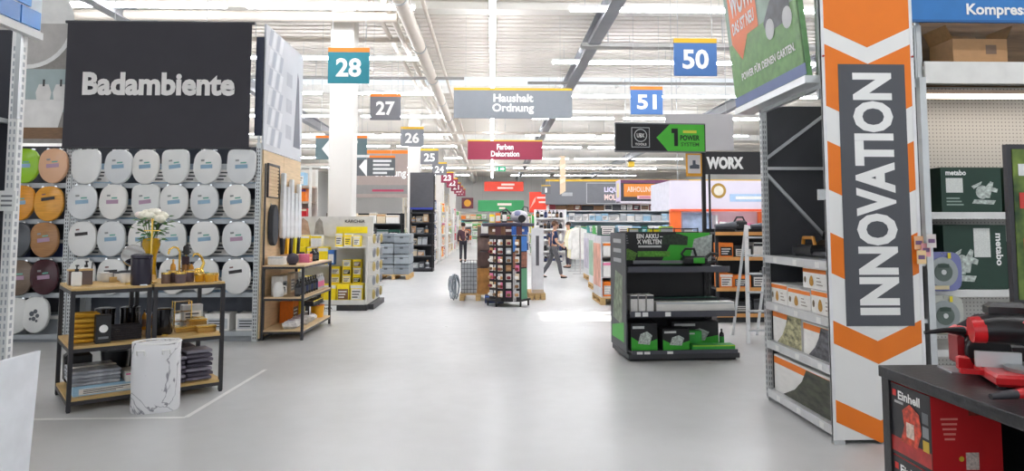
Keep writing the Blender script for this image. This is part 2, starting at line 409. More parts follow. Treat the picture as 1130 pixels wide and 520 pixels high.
def place(o, loc, rotz=0., scale=(1,1,1)):
    o.location = loc; o.rotation_euler = (0, 0, rotz); o.scale = scale; return o
# unit shapes: x,y in -.5...5, z 0..1
def u_carton():
    m = MB().cbox((0,0,.5), (1,1,1), .012); m.box(-.5,.5,-.012,.012,.995,1.004); return m
def u_panel(): return MB().add([(-.42,-.504,.12),(.42,-.504,.12),(.42,-.504,.72),(-.42,-.504,.72)], [(0,1,2,3)])
def u_stripe(): return MB().add([(-.5,-.503,.76),(.5,-.503,.76),(.5,-.503,.94),(-.5,-.503,.94)], [(0,1,2,3)])
def u_lines():
    m = MB()
    for k in range(3): m.add([(-.36,-.508,.22+k*.16),(.1+.1*k,-.508,.22+k*.16),(.1+.1*k,-.508,.29+k*.16),(-.36,-.508,.29+k*.16)], [(0,1,2,3)])
    return m
def carton(wd, dp, ht, loc, rotz, body, prt, label, group=None, cat='box', name='carton', style=0):
    o = place(tag(obj(name, coloured(unit('carton', u_carton), body)), label, cat, group), loc, rotz, (wd, dp, ht))
    if style in (0, 2): obj('print_panel', coloured(unit('panel', u_panel), prt), o)
    if style in (1, 2): obj('print_stripe', coloured(unit('stripe', u_stripe), prt), o)
    if style in (0, 2) and wd > .12: obj('print_lines', coloured(unit('lines', u_lines), 'white' if body != 'white' and prt != 'white' else 'dark grey'), o)
    return o
def u_bottle(): return MB().lathe([(.44,0),(.5,.03),(.5,.60),(.42,.72),(.18,.80),(.16,.86)], 14)
def u_cap(): return MB().lathe([(.2,.86),(.2,.97),(.16,1)], 12)
def u_wrap(): return MB().lathe([(.51,.15),(.51,.52)], 14)
def bottle(wd, ht, loc, body, cap, wrap, label, group=None, rotz=0, name='bottle', cat='bottle', rough=.25):
    o = place(tag(obj(name, coloured(smoothed(unit('bottle', u_bottle)), body, rough)), label, cat, group), loc, rotz, (wd, wd, ht))
    obj('cap', coloured(smoothed(unit('cap', u_cap)), cap, .3), o)
    if wrap: obj('label_wrap', coloured(smoothed(unit('wrap', u_wrap)), wrap), o)
    return o
def u_tub(): return MB().lathe([(.42,0),(.5,.95),(.47,.95),(.40,.04)], 20)
def u_rim(): return MB().lathe([(.5,.93),(.53,.95),(.53,1.0),(.47,1.0),(.47,.93)], 20)
def tub(wd, ht, loc, body, rim, label, group=None, name='bucket', cat='bucket', rough=.3, sy_=1.):
    o = place(tag(obj(name, coloured(smoothed(unit('tub', u_tub)), body, rough)), label, cat, group), loc, 0, (wd, wd*sy_, ht))
    obj('rim', coloured(smoothed(unit('rim', u_rim)), rim, .3), o)
    return o
def u_blister():
    return MB().cbox((0,0,.5), (1,.12,1), .02)
def u_bubble():
    m = MB().cbox((0,-.3,.36), (.7,.5,.5), .12); return m
def blister(wd, dp, ht, loc, rotz, cardc, itemc, label, group=None, name='blister_pack'):
    o = place(tag(obj(name, coloured(unit('blister', u_blister), cardc)), label, 'packaged item', group), loc, rotz, (wd, dp, ht))
    obj('contents', coloured(unit('bubble', u_bubble), itemc, .3), o)
    return o
def u_fold():
    m = MB(); 
    for k in range(1): m.cbox((0,0,.5), (1,1,1), .22)
    m.cbox((0,-.06,.5), (.98,1.0,.28), .1); return m
def towel(wd, dp, ht, loc, rotz, c, label, group=None):
    return place(tag(obj('folded_towel', coloured(smoothed(unit('fold', u_fold)), c, .9, bump=.6, scale=20.)), label, 'towel', group), loc, rotz, (wd, dp, ht))

def loc_of(base, rotz, x, y, z):
    c, s = math.cos(rotz), math.sin(rotz)
    return (base[0]+x*c-y*s, base[1]+x*s+y*c, base[2]+z)
# a gondola: local x along its width, front at y=0, back at y=d
def gondola(label, base, rotz, wd, dp, ht, shelves, fm=DGREY, bm=LGREY, sm=STEEL, name='shelving_unit', edge=None, plinth=True, post=.05, end_panel=False, lip=.045):
    t = thing(name, label, 'shelving', base, rotz)
    for x_ in (0, wd-post):
        for y_ in (.0, dp-post):
            MB().box(x_, x_+post, y_, y_+post, 0, ht).build('upright', fm, t)
    MB().box(post, wd-post, dp-.03, dp-.015, .05, ht).build('back_panel', bm, t)
    for z in shelves:
        s = MB().box(post*.4, wd-post*.4, .012, dp-.04, z-.03, z); sh = s.build('shelf', sm, t)
        if edge is not None: MB().box(0, wd, -.012, .012, z-lip, z+.01).build('price_rail', edge, sh)
        else: MB().box(post, wd-post, -.004, .014, z-lip, z+.004).build('price_rail', sm, sh)
    if plinth: MB().box(.01, wd-.01, .03, dp-.05, 0, min(shelves)-.03 if shelves else .1).build('plinth', fm, t)
    if end_panel:
        for x_ in (-.012, wd): MB().box(x_, x_+.012, 0, dp, 0, ht).build('side_panel', fm, t)
    return t
def fill(base, rotz, x0, x1, y0, z, desc, cols, sizes, noun='carton', group=None, kinds=('carton',), gap=.015, depth=.3, jitter=.02, rows=1, start=0, maxn=20):
    """put goods side by side on one shelf; each is a thing with its own label"""
    x = x0; n = start; out = []
    while n < maxn:
        wd, ht = random.choice(sizes); wd *= random.uniform(.92, 1.08); ht *= random.uniform(.94, 1.04)
        if x + wd > x1: break
        c = random.choice(cols); c2 = random.choice([q for q in cols if q != c] or ['white'])
        k = random.choice(kinds); y = y0 + random.uniform(0, jitter)
        lb = '%s %s, %s from left on %s' % (c, {'carton':noun,'bottle':'bottle','tub':'bucket','blister':'hanging pack'}[k], ORD[n], desc)
        if k == 'carton':
            zz = z
            for r in range(rows):
                out.append(carton(wd, depth, ht, loc_of(base, rotz, x+wd/2, y+depth/2, zz), rotz, c, c2, lb if r == 0 else lb.replace(' from left', ' from left, upper row'), group, style=random.choice((0,1,2)))); zz += ht+.003
        elif k == 'bottle':
            b = min(wd, .14); out.append(bottle(b, ht, loc_of(base, rotz, x+b/2, y+b/2+.02, z), c, c2, random.choice(cols), lb, group)); wd = b
        elif k == 'tub':
            out.append(tub(wd, ht, loc_of(base, rotz, x+wd/2, y+wd/2+.03, z), c, c2, lb, group))
        else:
            out.append(blister(wd, .06, ht, loc_of(base, rotz, x+wd/2, y+.06, z), rotz, c, c2, lb, group))
        x += wd + gap + random.uniform(0, .015); n += 1
    return out

# ================================================================== TOILET SEAT WALL (left)
YW = 9.75                                                     # face of the shelves
ZROW = [1.6+(250-y)/753.3*YW for y in (204, 243, 284, 322, 366)]   # shelf heights under each row
def bay(label, x0, x1, y, dp, ht, zs, bm):
    t = thing('shelving_bay', label, 'shelving', (x0, y, 0))
    wd = x1-x0
    for x_ in (0, wd-.07):
        u = MB().box(x_, x_+.07, 0, .05, 0, ht).build('upright', STEEL, t)
        s = MB()
        for k in range(int(ht/.05)-1): s.box(x_+.015, x_+.027, -.0015, 0, .03+k*.05, .06+k*.05); s.box(x_+.043, x_+.055, -.0015, 0, .03+k*.05, .06+k*.05)
        s.build('slot_row', DGREY, u)['kind'] = 'stuff'
        MB().box(x_, x_+.07, dp-.05, dp, 0, ht).build('upright', STEEL, t)
    MB().box(.07, wd-.07, dp-.03, dp-.01, .1, ht).build('back_panel', bm, t)
    for z in zs:
        s = MB().box(.07, wd-.07, .02, dp-.05, z-.02, z).build('shelf', LGREY, t)
        MB().box(.07, wd-.07, 0, .02, z-.055, z+.012).build('shelf_rail', mat('#a8adb1', .4, .3), s)
    MB().box(.07, wd-.07, .04, .06, 0, .1).build('plinth', mat('#8e9296', .5), t)
    return t
XR = atY(285, 300, YW).x; XM = atY(75, 300, YW).x; XL = XM-1.35
bay('grey steel shelving bay full of white toilet seats', XM, XR, YW, .5, 2.78, ZROW[:4]+[.13], mat('#4e525b', .6))
bay('grey steel shelving bay of coloured toilet seats at the left', XL-.01, XM-.012, YW, .5, 2.78, ZROW, mat('#44464e', .6))
def seat_outline(kind, w_, h_, n=28):
    pts = []
    if kind == 'oval':
        for k in range(n):
            t = 2*PI*k/n; x = math.cos(t); z = math.sin(t)
            e = .78 if z > 0 else 1.0
            x = math.copysign(abs(x)**(.8 if z > 0 else 1.0), x); z = math.copysign(abs(z)**(.62 if z > 0 else 1.), z)
            pts.append((x*w_/2*(1-.06*max(0, z)), z*h_/2))
    else:
        for k in range(n):
            t = 2*PI*k/n; x = math.cos(t); z = math.sin(t)
            x = math.copysign(abs(x)**(.35 if z > 0 else .8), x); z = math.copysign(abs(z)**(.35 if z > 0 else .95), z)
            pts.append((x*w_/2, z*h_/2))
    return pts
SEATM = {}
def seat_proto(kind, hexc, sticker, wood=False):
    key = (kind, hexc, sticker)
    if key in SEATM: return SEATM[key]
    W_, H_ = .395, .49
    lid = MB(); o = seat_outline(kind, W_, H_); n = len(o)
    layers = [(1.0, .0), (1.0, -.012), (.985, -.02), (.94, -.027), (.0, -.033)]
    vs = [(x*s, y, z*s) for s, y in layers for x, z in o]; fs = [list(range(n))[::-1]]
    for i in range(4):
        for k in range(n): fs.append((i*n+k, (i+1)*n+k, (i+1)*n+(k+1)%n, i*n+(k+1)%n)[::-1])
    lid.add(vs, fs)
    ring = MB(); vs = []
    for s, y in ((.99, .004), (.99, .024), (.60, .024), (.60, .004)):
        vs += [(x*s, y, z*s) for x, z in o]
    fs = []
    for i in range(4):
        for k in range(n): fs.append((i*n+k, i*n+(k+1)%n, ((i+1)%4)*n+(k+1)%n, ((i+1)%4)*n+k)[::-1])
    ring.add(vs, fs)
    m = mat(hexc, .22, 0, .12 if wood else .02, 5, 0, 'wood' if wood else None)
    parts = [('lid', smoothed(withm(lid.mesh(), m))), ('seat_ring', smoothed(withm(ring.mesh(), m)))]
    for sx in (-1, 1):
        parts.append(('hinge', withm(MB().cyl((sx*.085, -.01, H_/2-.01), (sx*.085, .04, H_/2-.01), .018, n=10).mesh(), CHROME)))
    if sticker in (1, 3):
        parts.append(('sticker', withm(flat(rect(.17,.055), (.005,-.036,.0), '-Y', .08).mesh(), mat('#86a6bd' if sticker == 1 else '#a889a0', .4))))
        parts.append(('sticker', withm(flat(rect(.05,.025), (-.055,-.036,.085), '-Y', .08).mesh(), mat('#8f9292', .4))))
        parts.append(('sticker', withm(flat(rect(.08,.02), (.03,-.036,.055), '-Y', .08).mesh(), mat('#69a898', .4))))
    elif sticker == 2:
        parts.append(('sticker', withm(flat(rect(.18,.045), (.0,-.036,.07), '-Y', .1).mesh(), mat('#2a2626', .4))))
        parts.append(('sticker', withm(flat(rect(.05,.02), (-.055,-.036,.13), '-Y', .1).mesh(), mat('#7b5550', .4))))
    elif sticker == 4:
        q = MB(); q.v = []
        for (x, z, r) in ((-.03,.02,.035),(.02,.05,.03),(.05,-.01,.028),(.0,-.05,.03),(-.05,-.05,.02),(.04,-.08,.018)):
            q.v, q.f = (lambda a: (q.v+a.v, q.f+[[len(q.v)+i for i in f] for f in a.f]))(flat(disc(r,10), (x,-.036,z)))
        parts.append(('motif_print', withm(q.mesh(), mat('#5c6066', .5))))
    SEATM[key] = parts; return parts
def withm(me, m): me.materials.append(m); return me
def seat(px, py, kind, hexc, sticker, label, wood=False, sc=1.0):
    p = atY(px, py, YW-.075)
    t = thing('toilet_seat_sample', label, 'toilet seat', (p.x, YW-.05, p.z), 0, 'toilet seats hung on the shelving wall')
    t.rotation_euler = (random.uniform(-.06, .0), random.uniform(-.05, .05), random.uniform(-.12, .1)); t.scale = (sc, 1, sc)
    for nm, me in seat_proto(kind, hexc, sticker, wood): obj(nm, me, t)
    MB().bar((0, .03, .2), (0, .12, .205), .014).build('hook', STEEL, t)
    return t
WS = ['#e3e3e1', '#dedfdd', '#e6e4e0', '#d9dbdc']
rows_w = [(184, (94, 130, 160, 193, 228, 266), ('d','oval','oval','d','oval','d'), (0,1,1,1,1,1), 'top row'),
          (223, (90, 124, 160, 191.5, 225, 260.5), ('oval','oval','d','oval','oval','oval'), (1,3,3,1,1,1), 'second row'),
          (264, (90, 122, 156, 189, 225, 260.5), ('oval',)*6, (2,1,1,1,1,3), 'third row'),
          (305.5, (89, 122, 156, 190, 225, 260), ('oval',)*6, (1,2,1,1,1,2), 'lowest row')]
for py, xs, ks, st, nm in rows_w:
    for i, (x, k, s) in enumerate(zip(xs, ks, st)):
        seat(x, py, k, WS[(i*3+int(py)) % 4], s, 'white %s toilet seat, %s from left, %s of white bay' % ('rounded' if k == 'oval' else 'squared', ORD[i], nm))
for x, y, k, h, s, lb, wd in ((26, 183, 'oval', '#8fc01f', 1, 'bright green toilet seat in the top row of the coloured bay', 0), (58, 183, 'oval', '#dcae8c', 3, 'peach toilet seat in the top row of the coloured bay', 0),
        (22, 224, 'oval', '#d9922f', 1, 'orange brown toilet seat behind the white post', 1), (53, 225, 'oval', '#d99a3c', 2, 'honey wood toilet seat in the second row of the coloured bay', 1),
        (18, 265, 'oval', '#4a4d52', 0, 'dark slate toilet seat in the third row of the coloured bay', 0), (48, 265, 'oval', '#a5784e', 3, 'brown wood toilet seat in the third row of the coloured bay', 1),
        (19, 307, 'oval', '#6e5d4f', 3, 'grey brown toilet seat in the fourth row of the coloured bay', 1), (48, 306, 'oval', '#3c1620', 3, 'dark wine red toilet seat in the fourth row of the coloured bay', 0),
        (15, 349, 'oval', '#d4d5d3', 0, 'pale toilet seat in the lowest row beside the pebble print seat', 0), (38, 348, 'oval', '#d9dad8', 4, 'white toilet seat with grey pebble print in the lowest row', 0)):
    seat(x, y, k, h, s, lb, bool(wd))
# flat boxes standing behind the hung seats
for r, z in enumerate(ZROW[:4]+[.13]):
    for i in range(6):
        if r == 4 and i < 2: continue
        x = XM+.14+i*.43
        carton(.34, .3, .30 if r < 4 else .24, (x+.17, YW+.26, z), 0, ['#8fa9bd','grey','#7f9ab2','#8a97a6','light grey'][(i+r) % 5] if r < 4 else 'white', 'white' if r < 4 else 'light grey',
               'flat box behind the white seats, %s from left, %s shelf' % (ORD[i], ORD[r]), 'boxes stored behind the seats', style=0)
for r, z in enumerate(ZROW):
    for i in range(2):
        carton(.36, .3, .27, (XM-.95+i*.48+.17, YW+.26, z), 0, ['dark grey','brown','navy','dark grey','grey'][r], 'white',
               'flat dark box behind the coloured seats, %s of two on the %s shelf' % (ORD[i], ORD[r]), 'boxes stored behind the seats', style=1)
# fabric banner, posters
zb0, zb1 = 1.6+(250-164)/753.3*9.65, 1.6+(250-25)/753.3*9.65
xb0, xb1 = atY(71, 100, 9.65).x, atY(276.5, 100, 9.65).x
t = thing('fabric_banner', 'dark grey fabric banner reading Badambiente above the toilet seats', 'banner', (0, 9.65, 0))
nx, nz = 40, 14; vs = []; fs = []
for j in range(nz+1):
    for i in range(nx+1):
        u, v = i/nx, j/nz
        vs.append((xb0+(xb1-xb0)*u, .008*math.sin(u*9+v*2.2)*(1-v*.6)+.006*math.sin(u*23-v*3)*(1-v)+.006*math.sin(v*2+u*4), zb0+(zb1-zb0)*v))
for j in range(nz):
    for i in range(nx): fs.append((j*(nx+1)+i, j*(nx+1)+i+1, (j+1)*(nx+1)+i+1, (j+1)*(nx+1)+i))
MB().add(vs, fs).build('cloth', mat('#3d3c42', .85, 0, .04, 3), t, True)
MB().cyl((xb0-.03, .02, zb1+.01), (xb1+.03, .02, zb1+.01), .022).build('top_rod', DGREY, t)
MB().cyl((xb0-.02, .02, zb0), (xb1+.02, .02, zb0), .016).build('bottom_rod', DGREY, t)
for f in (.25, .75): MB().bar((xb0+(xb1-xb0)*f, .02, zb1), (xb0+(xb1-xb0)*f, .02, ZC+.02), .008).build('wire', LGREY, t)
l0, l1 = atY(89, 105, 9.6).x, atY(258, 105, 9.6).x
lettering('Badambiente', l1-l0, .33, ((l0+l1)/2, -.022, 1.6+(250-93)/753.3*9.6), mat('#e6e4e2', .7, 0, .02), t, bold=.042)
# bathroom photo panel left of the banner
bx0, bx1 = XL-.2, XM-.03; bz0, bz1 = 2.78, 1.6+(250-22)/753.3*YW
t = thing('bathroom_poster', 'printed bathroom photo panel with round mirror left of the banner', 'photo panel', (0, YW+.05, 0))
MB().box(bx0, bx1, 0, .03, bz0, bz1).build('panel', mat('#8f8b86', .6, 0, .12, 14), t)
flat(rect(bx1-bx0, .62), ((bx0+bx1)/2, -.003, bz0+.75)).build('backsplash_print', mat('#a3b2b3', .4, 0, .06), t)
flat(disc(.66, 40), (XM-.75, -.006, bz1-.05)).build('mirror_rim_print', mat('#e8e8e6', .4), t)
flat([(x, min(y, .0)) for x, y in disc(.60, 40)], (XM-.75, -.009, bz1-.05)).build('mirror_print', mat('#b6b3b0', .4, 0, .1), t)
flat([(-.7,-.24),(.22,-.24),(.32,.16),(-.7,.16)], (XM-.48, -.006, bz0+.46)).build('basin_print', mat('#e3e1df', .4), t)
flat(rect(1.2,.16), (XM-.62, -.005, bz0+.14)).build('counter_print', mat('#7d5f45', .5, 0, .2, 8, 0, 'wood'), t)
for x_ in (-.48, -.24):
    flat([(-.09,-.12),(.09,-.12),(.11,.0),(.07,.12),(-.07,.12),(-.11,.0)], (XM+x_, -.010, bz0+.72)).build('jar_print', mat('#dcdad7', .4), t)
    flat(rect(.03,.1), (XM+x_, -.011, bz0+.86)).build('pump_print', mat('#3a3a3c', .4), t)
for x_ in (bx0+.1, bx1-.1): MB().bar((x_, .05, 2.4), (x_, .05, bz1), .03).build('mount_bar', STEEL, t)
# dark panel right of the banner and side photo board facing the aisle
t = thing('sign_panel', 'narrow navy panel at the right edge of the banner', 'panel', (0, 9.78, 0))
MB().box(xb1+.02, xb1+.14, 0, .06, 1.6+(250-150)/753.3*9.78, 1.6+(250-40)/753.3*9.78).build('panel', mat('#1d2740', .5), t)
MB().bar((xb1+.08, .03, 2.6), (xb1+.08, .03, 3), .03).build('mount_bar', STEEL, t)
XE = XR+.02
t = thing('photo_board', 'tall pale photo board facing the aisle above the wooden end wall', 'photo board', (XE, 0, 0))
z0_, z1_ = 2.70, 4.52; y0_, y1_ = 9.78, 11.7
MB().box(-.03, .0, y0_, y1_, z0_, z1_).build('board', mat('#c9ccd2', .5, 0, .05, 2), t)
for k in range(4):
    for j in range(6):
        flat([(-.10,-.13),(.02,-.13),(.12,.13),(-.02,.13)], (.003, y0_+.2+.17*k*(1 if k else 1), z0_+.22+j*.29), '+X').build('towel_print', mat('#aab0bc' if (k+j) % 2 else '#dfe1e6', .5), t)
flat([(-.2,-.65),(.2,-.65),(.06,.5),(-.02,.62)], (.003, y1_-.3, z0_+.85), '+X').build('robe_print', mat('#5d6270', .5), t)
for j in range(3): flat(rect(.3,.22), (.004, y0_+1.15, z0_+.4+j*.42), '+X').build('frame_print', mat('#b0b4bd', .5), t)
t = thing('end_wall', 'birch plywood end wall of the toilet seat shelving', 'panel', (XE, 0, 0))
for k in range(2): MB().box(-.04, 0, 9.8+k*.945, 9.8+k*.945+.935, .03, 2.69).build('plywood_sheet', BIRCH, t)
MB().box(-.04, .004, 9.8, 11.7, 0, .03).build('plinth', DGREY, t)

# ================================================================== BATH DISPLAY RACKS (left foreground)
RA = Vector((-3.64, 6.07, 0)); RROT = math.atan2(.78, 1.02)
RC, RS = math.cos(RROT), math.sin(RROT)
ZT, ZMID, ZB = 1.06, .56, .115
FRAME = mat('#29272b', .5)
def rack(label, x0, wd, dp=.86):
    b = loc_of(RA, RROT, x0, 0, 0)
    t = thing('display_rack', label, 'rack', b, RROT)
    for x_ in (0, wd-.035):
        for y_ in (0, dp-.035):
            l = MB().box(x_, x_+.035, y_, y_+.035, .012, 1.04).build('leg', FRAME, t)
            MB().box(x_+.004, x_+.031, y_+.004, y_+.031, 0, .012).build('foot', BLACK, l)
    for z in (ZT, ZMID, ZB):
        MB().box(.004, wd-.004, .004, dp-.004, z-.022, z).build('shelf_board', WOOD, t)
        m = MB().box(.035, wd-.035, 0, .03, z-.055, z-.022); m.box(.035, wd-.035, dp-.03, dp, z-.055, z-.022)
        m.box(0, .03, .035, dp-.035, z-.055, z-.022); m.box(wd-.03, wd, .035, dp-.035, z-.055, z-.022)
        m.build('shelf_frame', FRAME, t)
    return t
rack('black metal rack with wooden shelves of bath goods, left of the pair', 0, .635)
rack('black metal rack with wooden shelves of bath goods, right of the pair', .65, .635)
def rp(px, py, z):                                            # shelf point seen at a pixel, kept on the racks
    p = atZ(px, py, z); d = p - RA; x = d.x*RC + d.y*RS; y = -d.x*RS + d.y*RC
    return x, y
TAKEN = []
def on(px, py, z, r=.05):                                     # nearest free spot of radius r on that shelf
    x0, y0 = rp(px, py, z); best = None
    for k in range(0, 22):
        for j in range(16 if k else 1):
            x = x0+.02*k*math.cos(j*PI/8); y = y0+.02*k*math.sin(j*PI/8)
            if not (r+.01 <= x <= 1.275-r and r+.005 <= y <= .855-r): continue
            if all(abs(z-c) > .01 or math.hypot(x-a, y-b) >= r+q for a, b, c, q in TAKEN): best = (x, y); break
        if best: break
    if best is None: best = (min(max(x0, r), 1.27-r), min(max(y0, r), .85-r))
    TAKEN.append((best[0], best[1], z, r)); return loc_of(RA, RROT, best[0], best[1], z)
# --- top shelf, left rack
BINL = on(167, 318, ZT, .095); VASEL = on(153, 305, ZT, .085)
t = thing('acrylic_box', 'smoky brown acrylic box on the left rack top', 'box', on(68, 315, ZT, .10), RROT)
m = MB(); W_, D_, H_ = .19, .13, .13
m.box(-W_/2, W_/2, -D_/2, D_/2, 0, .006); m.box(-W_/2, W_/2, -D_/2, -D_/2+.005, .006, H_); m.box(-W_/2, W_/2, D_/2-.005, D_/2, .006, H_)
m.box(-W_/2, -W_/2+.005, -D_/2, D_/2, .006, H_); m.box(W_/2-.005, W_/2, -D_/2, D_/2, .006, H_)
m.build('tray', mat('#5b4a45', .2), t); MB().box(-W_/2-.004, W_/2+.004, -D_/2-.004, D_/2+.004, H_, H_+.012).build('lid', WOOD, t)
def dispenser(loc, label, ht=.13, body=WHITE, pump=BLACK):
    t = thing('soap_dispenser', label, 'soap dispenser', loc, RROT)
    MB().cbox((0,0,ht/2), (.075,.075,ht), .008).build('body', body, t)
    MB().cyl((0,0,ht), (0,0,ht+.025), .016).build('collar', pump, t)
    p = MB().cyl((0,0,ht+.025), (0,0,ht+.05), .006); p.box(-.012,.012,-.05,.012,ht+.05,ht+.062); p.build('pump', pump, t)
dispenser(on(84, 316, ZT), 'white soap dispenser with black pump, left of two on the rack top')
dispenser(on(91, 313, ZT), 'white soap dispenser with black pump, right of two on the rack top', .15)
t = thing('toothbrush_holder', 'white square toothbrush cup behind the soap dispensers', 'cup', on(86, 306, ZT), RROT)
MB().lathe([(.045,0),(.05,.115),(.042,.115),(.038,.01)], 4).xf(Matrix.Rotation(PI/4,4,'Z')).build('cup', WHITE, t)
for s in (-1,1): MB().cyl((s*.014,0,.03),(s*.024,.0,.19),.005).build('toothbrush', BLACK, t)
def bowl(px, py, r, h, m, label, z=ZT, name='cup', cat='cup'):
    t = thing(name, label, cat, on(px, py, z, r+.004), RROT)
    MB().lathe([(r*.7,0),(r,h*.3),(r,h),(r*.92,h),(r*.88,h*.3),(r*.5,.01)], 20).build('vessel', m, t, True)
    MB().lathe([(r*1.0,h*.92),(r*1.03,h*.95),(r*1.03,h),(r*.95,h)], 20).build('rim', m, t, True)
for i, (px, py, r, h) in enumerate(((107, 310, .05, .09), (117, 311, .055, .085), (128, 311, .06, .08), (138, 312, .05, .09), (146, 310, .055, .08))):
    bowl(px, py, r, h, WHITE, 'white ceramic bath cup on the left rack top, %s from the soap dispensers' % ORD[i])
TRAY = on(113, 300, ZT, .16)
t = thing('wooden_tray', 'wooden tray with dark towel at the back of the left rack top', 'tray', TRAY, RROT)
MB().box(-.20,.20,-.09,.09,0,.012).build('tray_base', WOOD, t)
for s in (-1,1): MB().box(-.20,.20,s*.085-.006,s*.085+.006,.012,.05).build('tray_side', WOOD, t)
for s in (-1,1): MB().box(s*.195-.006,s*.195+.006,-.079,.079,.012,.05).build('tray_end', WOOD, t)
towel(.30, .13, .09, TRAY[:2]+(ZT+.013,), RROT, 'dark grey', 'dark grey rolled towel lying in the wooden tray')
t = thing('paper_roll_stand', 'thin grey upright roll stand behind the white cups', 'stand', on(128, 301, ZT, .062), RROT)
MB().lathe([(.06,0),(.06,.012),(.01,.016)], 18).build('base', MGREY, t, True); MB().cyl((0,0,.014),(0,0,.40),.006).build('rod', MGREY, t)
t = thing('makeup_mirror', 'round chrome makeup mirror on a stand on the rack top', 'mirror', on(148, 314, ZT, .068), RROT)
MB().lathe([(.065,0),(.06,.012),(.012,.02)], 20).build('base', GOLD, t, True); MB().cyl((0,0,.015),(0,0,.17),.008).build('stem', CHROME, t)
MB().lathe([(.10,-.01),(.105,0),(.10,.01)], 28, (0,0,0)).xf(Matrix.Translation((0,0,.265)) @ Matrix.Rotation(PI/2-.25,4,'X')).build('mirror_frame', CHROME, t, True)
MB().lathe([(.092,-.001),(.092,.001)], 28).xf(Matrix.Translation((0,-.0125,.268)) @ Matrix.Rotation(PI/2-.25,4,'X')).build('mirror_glass', mat('#e8ecf2', .03, 1.), t)
# vase with white roses
t = thing('flower_vase', 'tall amber glass vase of white roses on the rack top', 'vase', VASEL, RROT)
MB().lathe([(.06,0),(.062,.02),(.05,.1),(.055,.24),(.088,.36),(.075,.42),(.068,.42),(.08,.36),(.048,.24),(.04,.03)], 24).build('vase', mat('#b08a12', .12, 0, .2, 12), t, True)
fl = MB(); lf = MB(); stm = MB(); random.seed(11)
for k in range(11):
    a = k*2.4; rr = .02+.095*math.sqrt(k/11); c = Vector((rr*math.cos(a), rr*math.sin(a)*.8, .60+.10*(1-rr*6)+random.uniform(-.02,.03)))
    stm.tube([(0,0,.36),(c.x*.6,c.y*.6,.5),tuple(c)], .004, 5)
    rose = MB()
    for j in range(6):
        t_ = j*1.05; rad = .026+.005*j
        rose.ball((c.x+rad*.5*math.cos(t_), c.y+rad*.5*math.sin(t_), c.z+.012-.003*j), rad, 8, 5, (1,1,.8))
    rose.build('rose', mat('#f3efdf' if k % 3 else '#f2e3dc', .7, 0, .08, 30), t, True)
for k in range(60):
    a = random.uniform(0, 2*PI); rr = random.uniform(.05,.15); z = random.uniform(.40,.64); L = random.uniform(.06,.10)
    p = Vector((rr*math.cos(a), rr*math.sin(a), z)); d = Vector((math.cos(a), math.sin(a), random.uniform(-.5,.4))).normalized(); s = d.cross(Vector((0,0,1))).normalized()*.028
    lfm = MB().add([p, p+d*L*.5+s, p+d*L, p+d*L*.5-s, p+d*L*.5+Vector((0,0,.012))], [(0,1,4),(1,2,4),(2,3,4),(3,0,4)])
    lfm.build('leaf', mat('#3d6a2a', .5, 0, .2, 20), t)
stm.build('stems', mat('#4a6b2c', .6), t)
t = thing('towel_stand', 'slim golden upright towel stand beside the vase', 'stand', on(158, 313, ZT, .062), RROT)
MB().lathe([(.06,0),(.06,.01),(.012,.014)], 18).build('base', GOLD, t, True); MB().cyl((0,0,.012),(0,0,.60),.008).build('rod', GOLD, t); MB().ball((0,0,.605),.014).build('finial', GOLD, t, True)
MB().bar((-.07,0,.5),(.07,0,.5),.010).build('cross_arm', GOLD, t)
t = thing('waste_bin', 'dark plum bin with lid standing on the rack top', 'bin', BINL, RROT)
MB().lathe([(.082,0),(.09,.02),(.09,.24),(.08,.25)], 24).build('body', mat('#2c2836', .22), t, True); MB().lathe([(.093,.25),(.093,.275),(.06,.288)], 24).build('lid', mat('#34303e', .2), t, True)
MB().box(-.03,.03,-.115,-.08,.0,.012).build('pedal', CHROME, t)
# --- top shelf, right rack: amber and gold bath set
def tumbler(px, py, r, h, c, label, z=ZT, trim=GOLD):
    t = thing('glass_jar', label, 'jar', on(px, py, z), RROT)
    MB().lathe([(r*.9,0),(r,.01),(r,h),(r*.93,h),(r*.9,.015)], 18).build('glass', mat(c, .12, 0, .1, 20), t, True)
    MB().lathe([(r*1.03,h-.012),(r*1.03,h+.004),(r*.9,h+.004)], 18).build('gold_rim', trim, t, True)
    return t
for i, (px, py, r, h, c) in enumerate(((183,313,.042,.10,'#7a6258'), (191,312,.046,.11,'#5e4d4c'), (198,313,.05,.10,'#6b5a5c'), (208,311,.05,.105,'#66545a'))):
    tumbler(px, py, r, h, c, 'smoky brown glass jar with gold rim, %s from the dark bin' % ORD[i])
for i, (px, py, r, h) in enumerate(((218,311,.045,.075), (227,311,.045,.08), (236,310,.042,.075))):
    tumbler(px, py, r, h, '#d39a24', 'amber glass jar with gold rim, %s from the left at the right end' % ORD[i])
t = thing('swan_figurine', 'golden swan neck figurine behind the amber jars', 'figurine', on(223, 304, ZT), RROT)
MB().ball((0,0,.05),.05,12,8,(1.3,.8,1)).build('body', GOLD, t, True)
MB().tube([(.03,0,.08),(.055,0,.15),(.03,0,.21),(-.01,0,.25),(-.045,0,.245),(-.06,0,.215)],[.02,.016,.013,.012,.012,.006]).build('neck', GOLD, t, True)
t = thing('tap', 'golden swan neck tap on the right rack top', 'tap', on(202, 305, ZT), RROT)
MB().lathe([(.035,0),(.035,.012),(.02,.02),(.018,.08)],16).build('base', GOLD, t, True)
MB().tube([(0,0,.05),(0,0,.27),(-.02,0,.31),(-.06,0,.325),(-.1,0,.30),(-.11,0,.25)], .011, 10).build('spout', GOLD, t, True); MB().bar((.0,.0,.09),(.07,.02,.11),.012).build('lever', GOLD, t)
t = thing('toilet_brush', 'black bristled brush in a brown holder on the rack top', 'brush', on(194, 304, ZT), RROT)
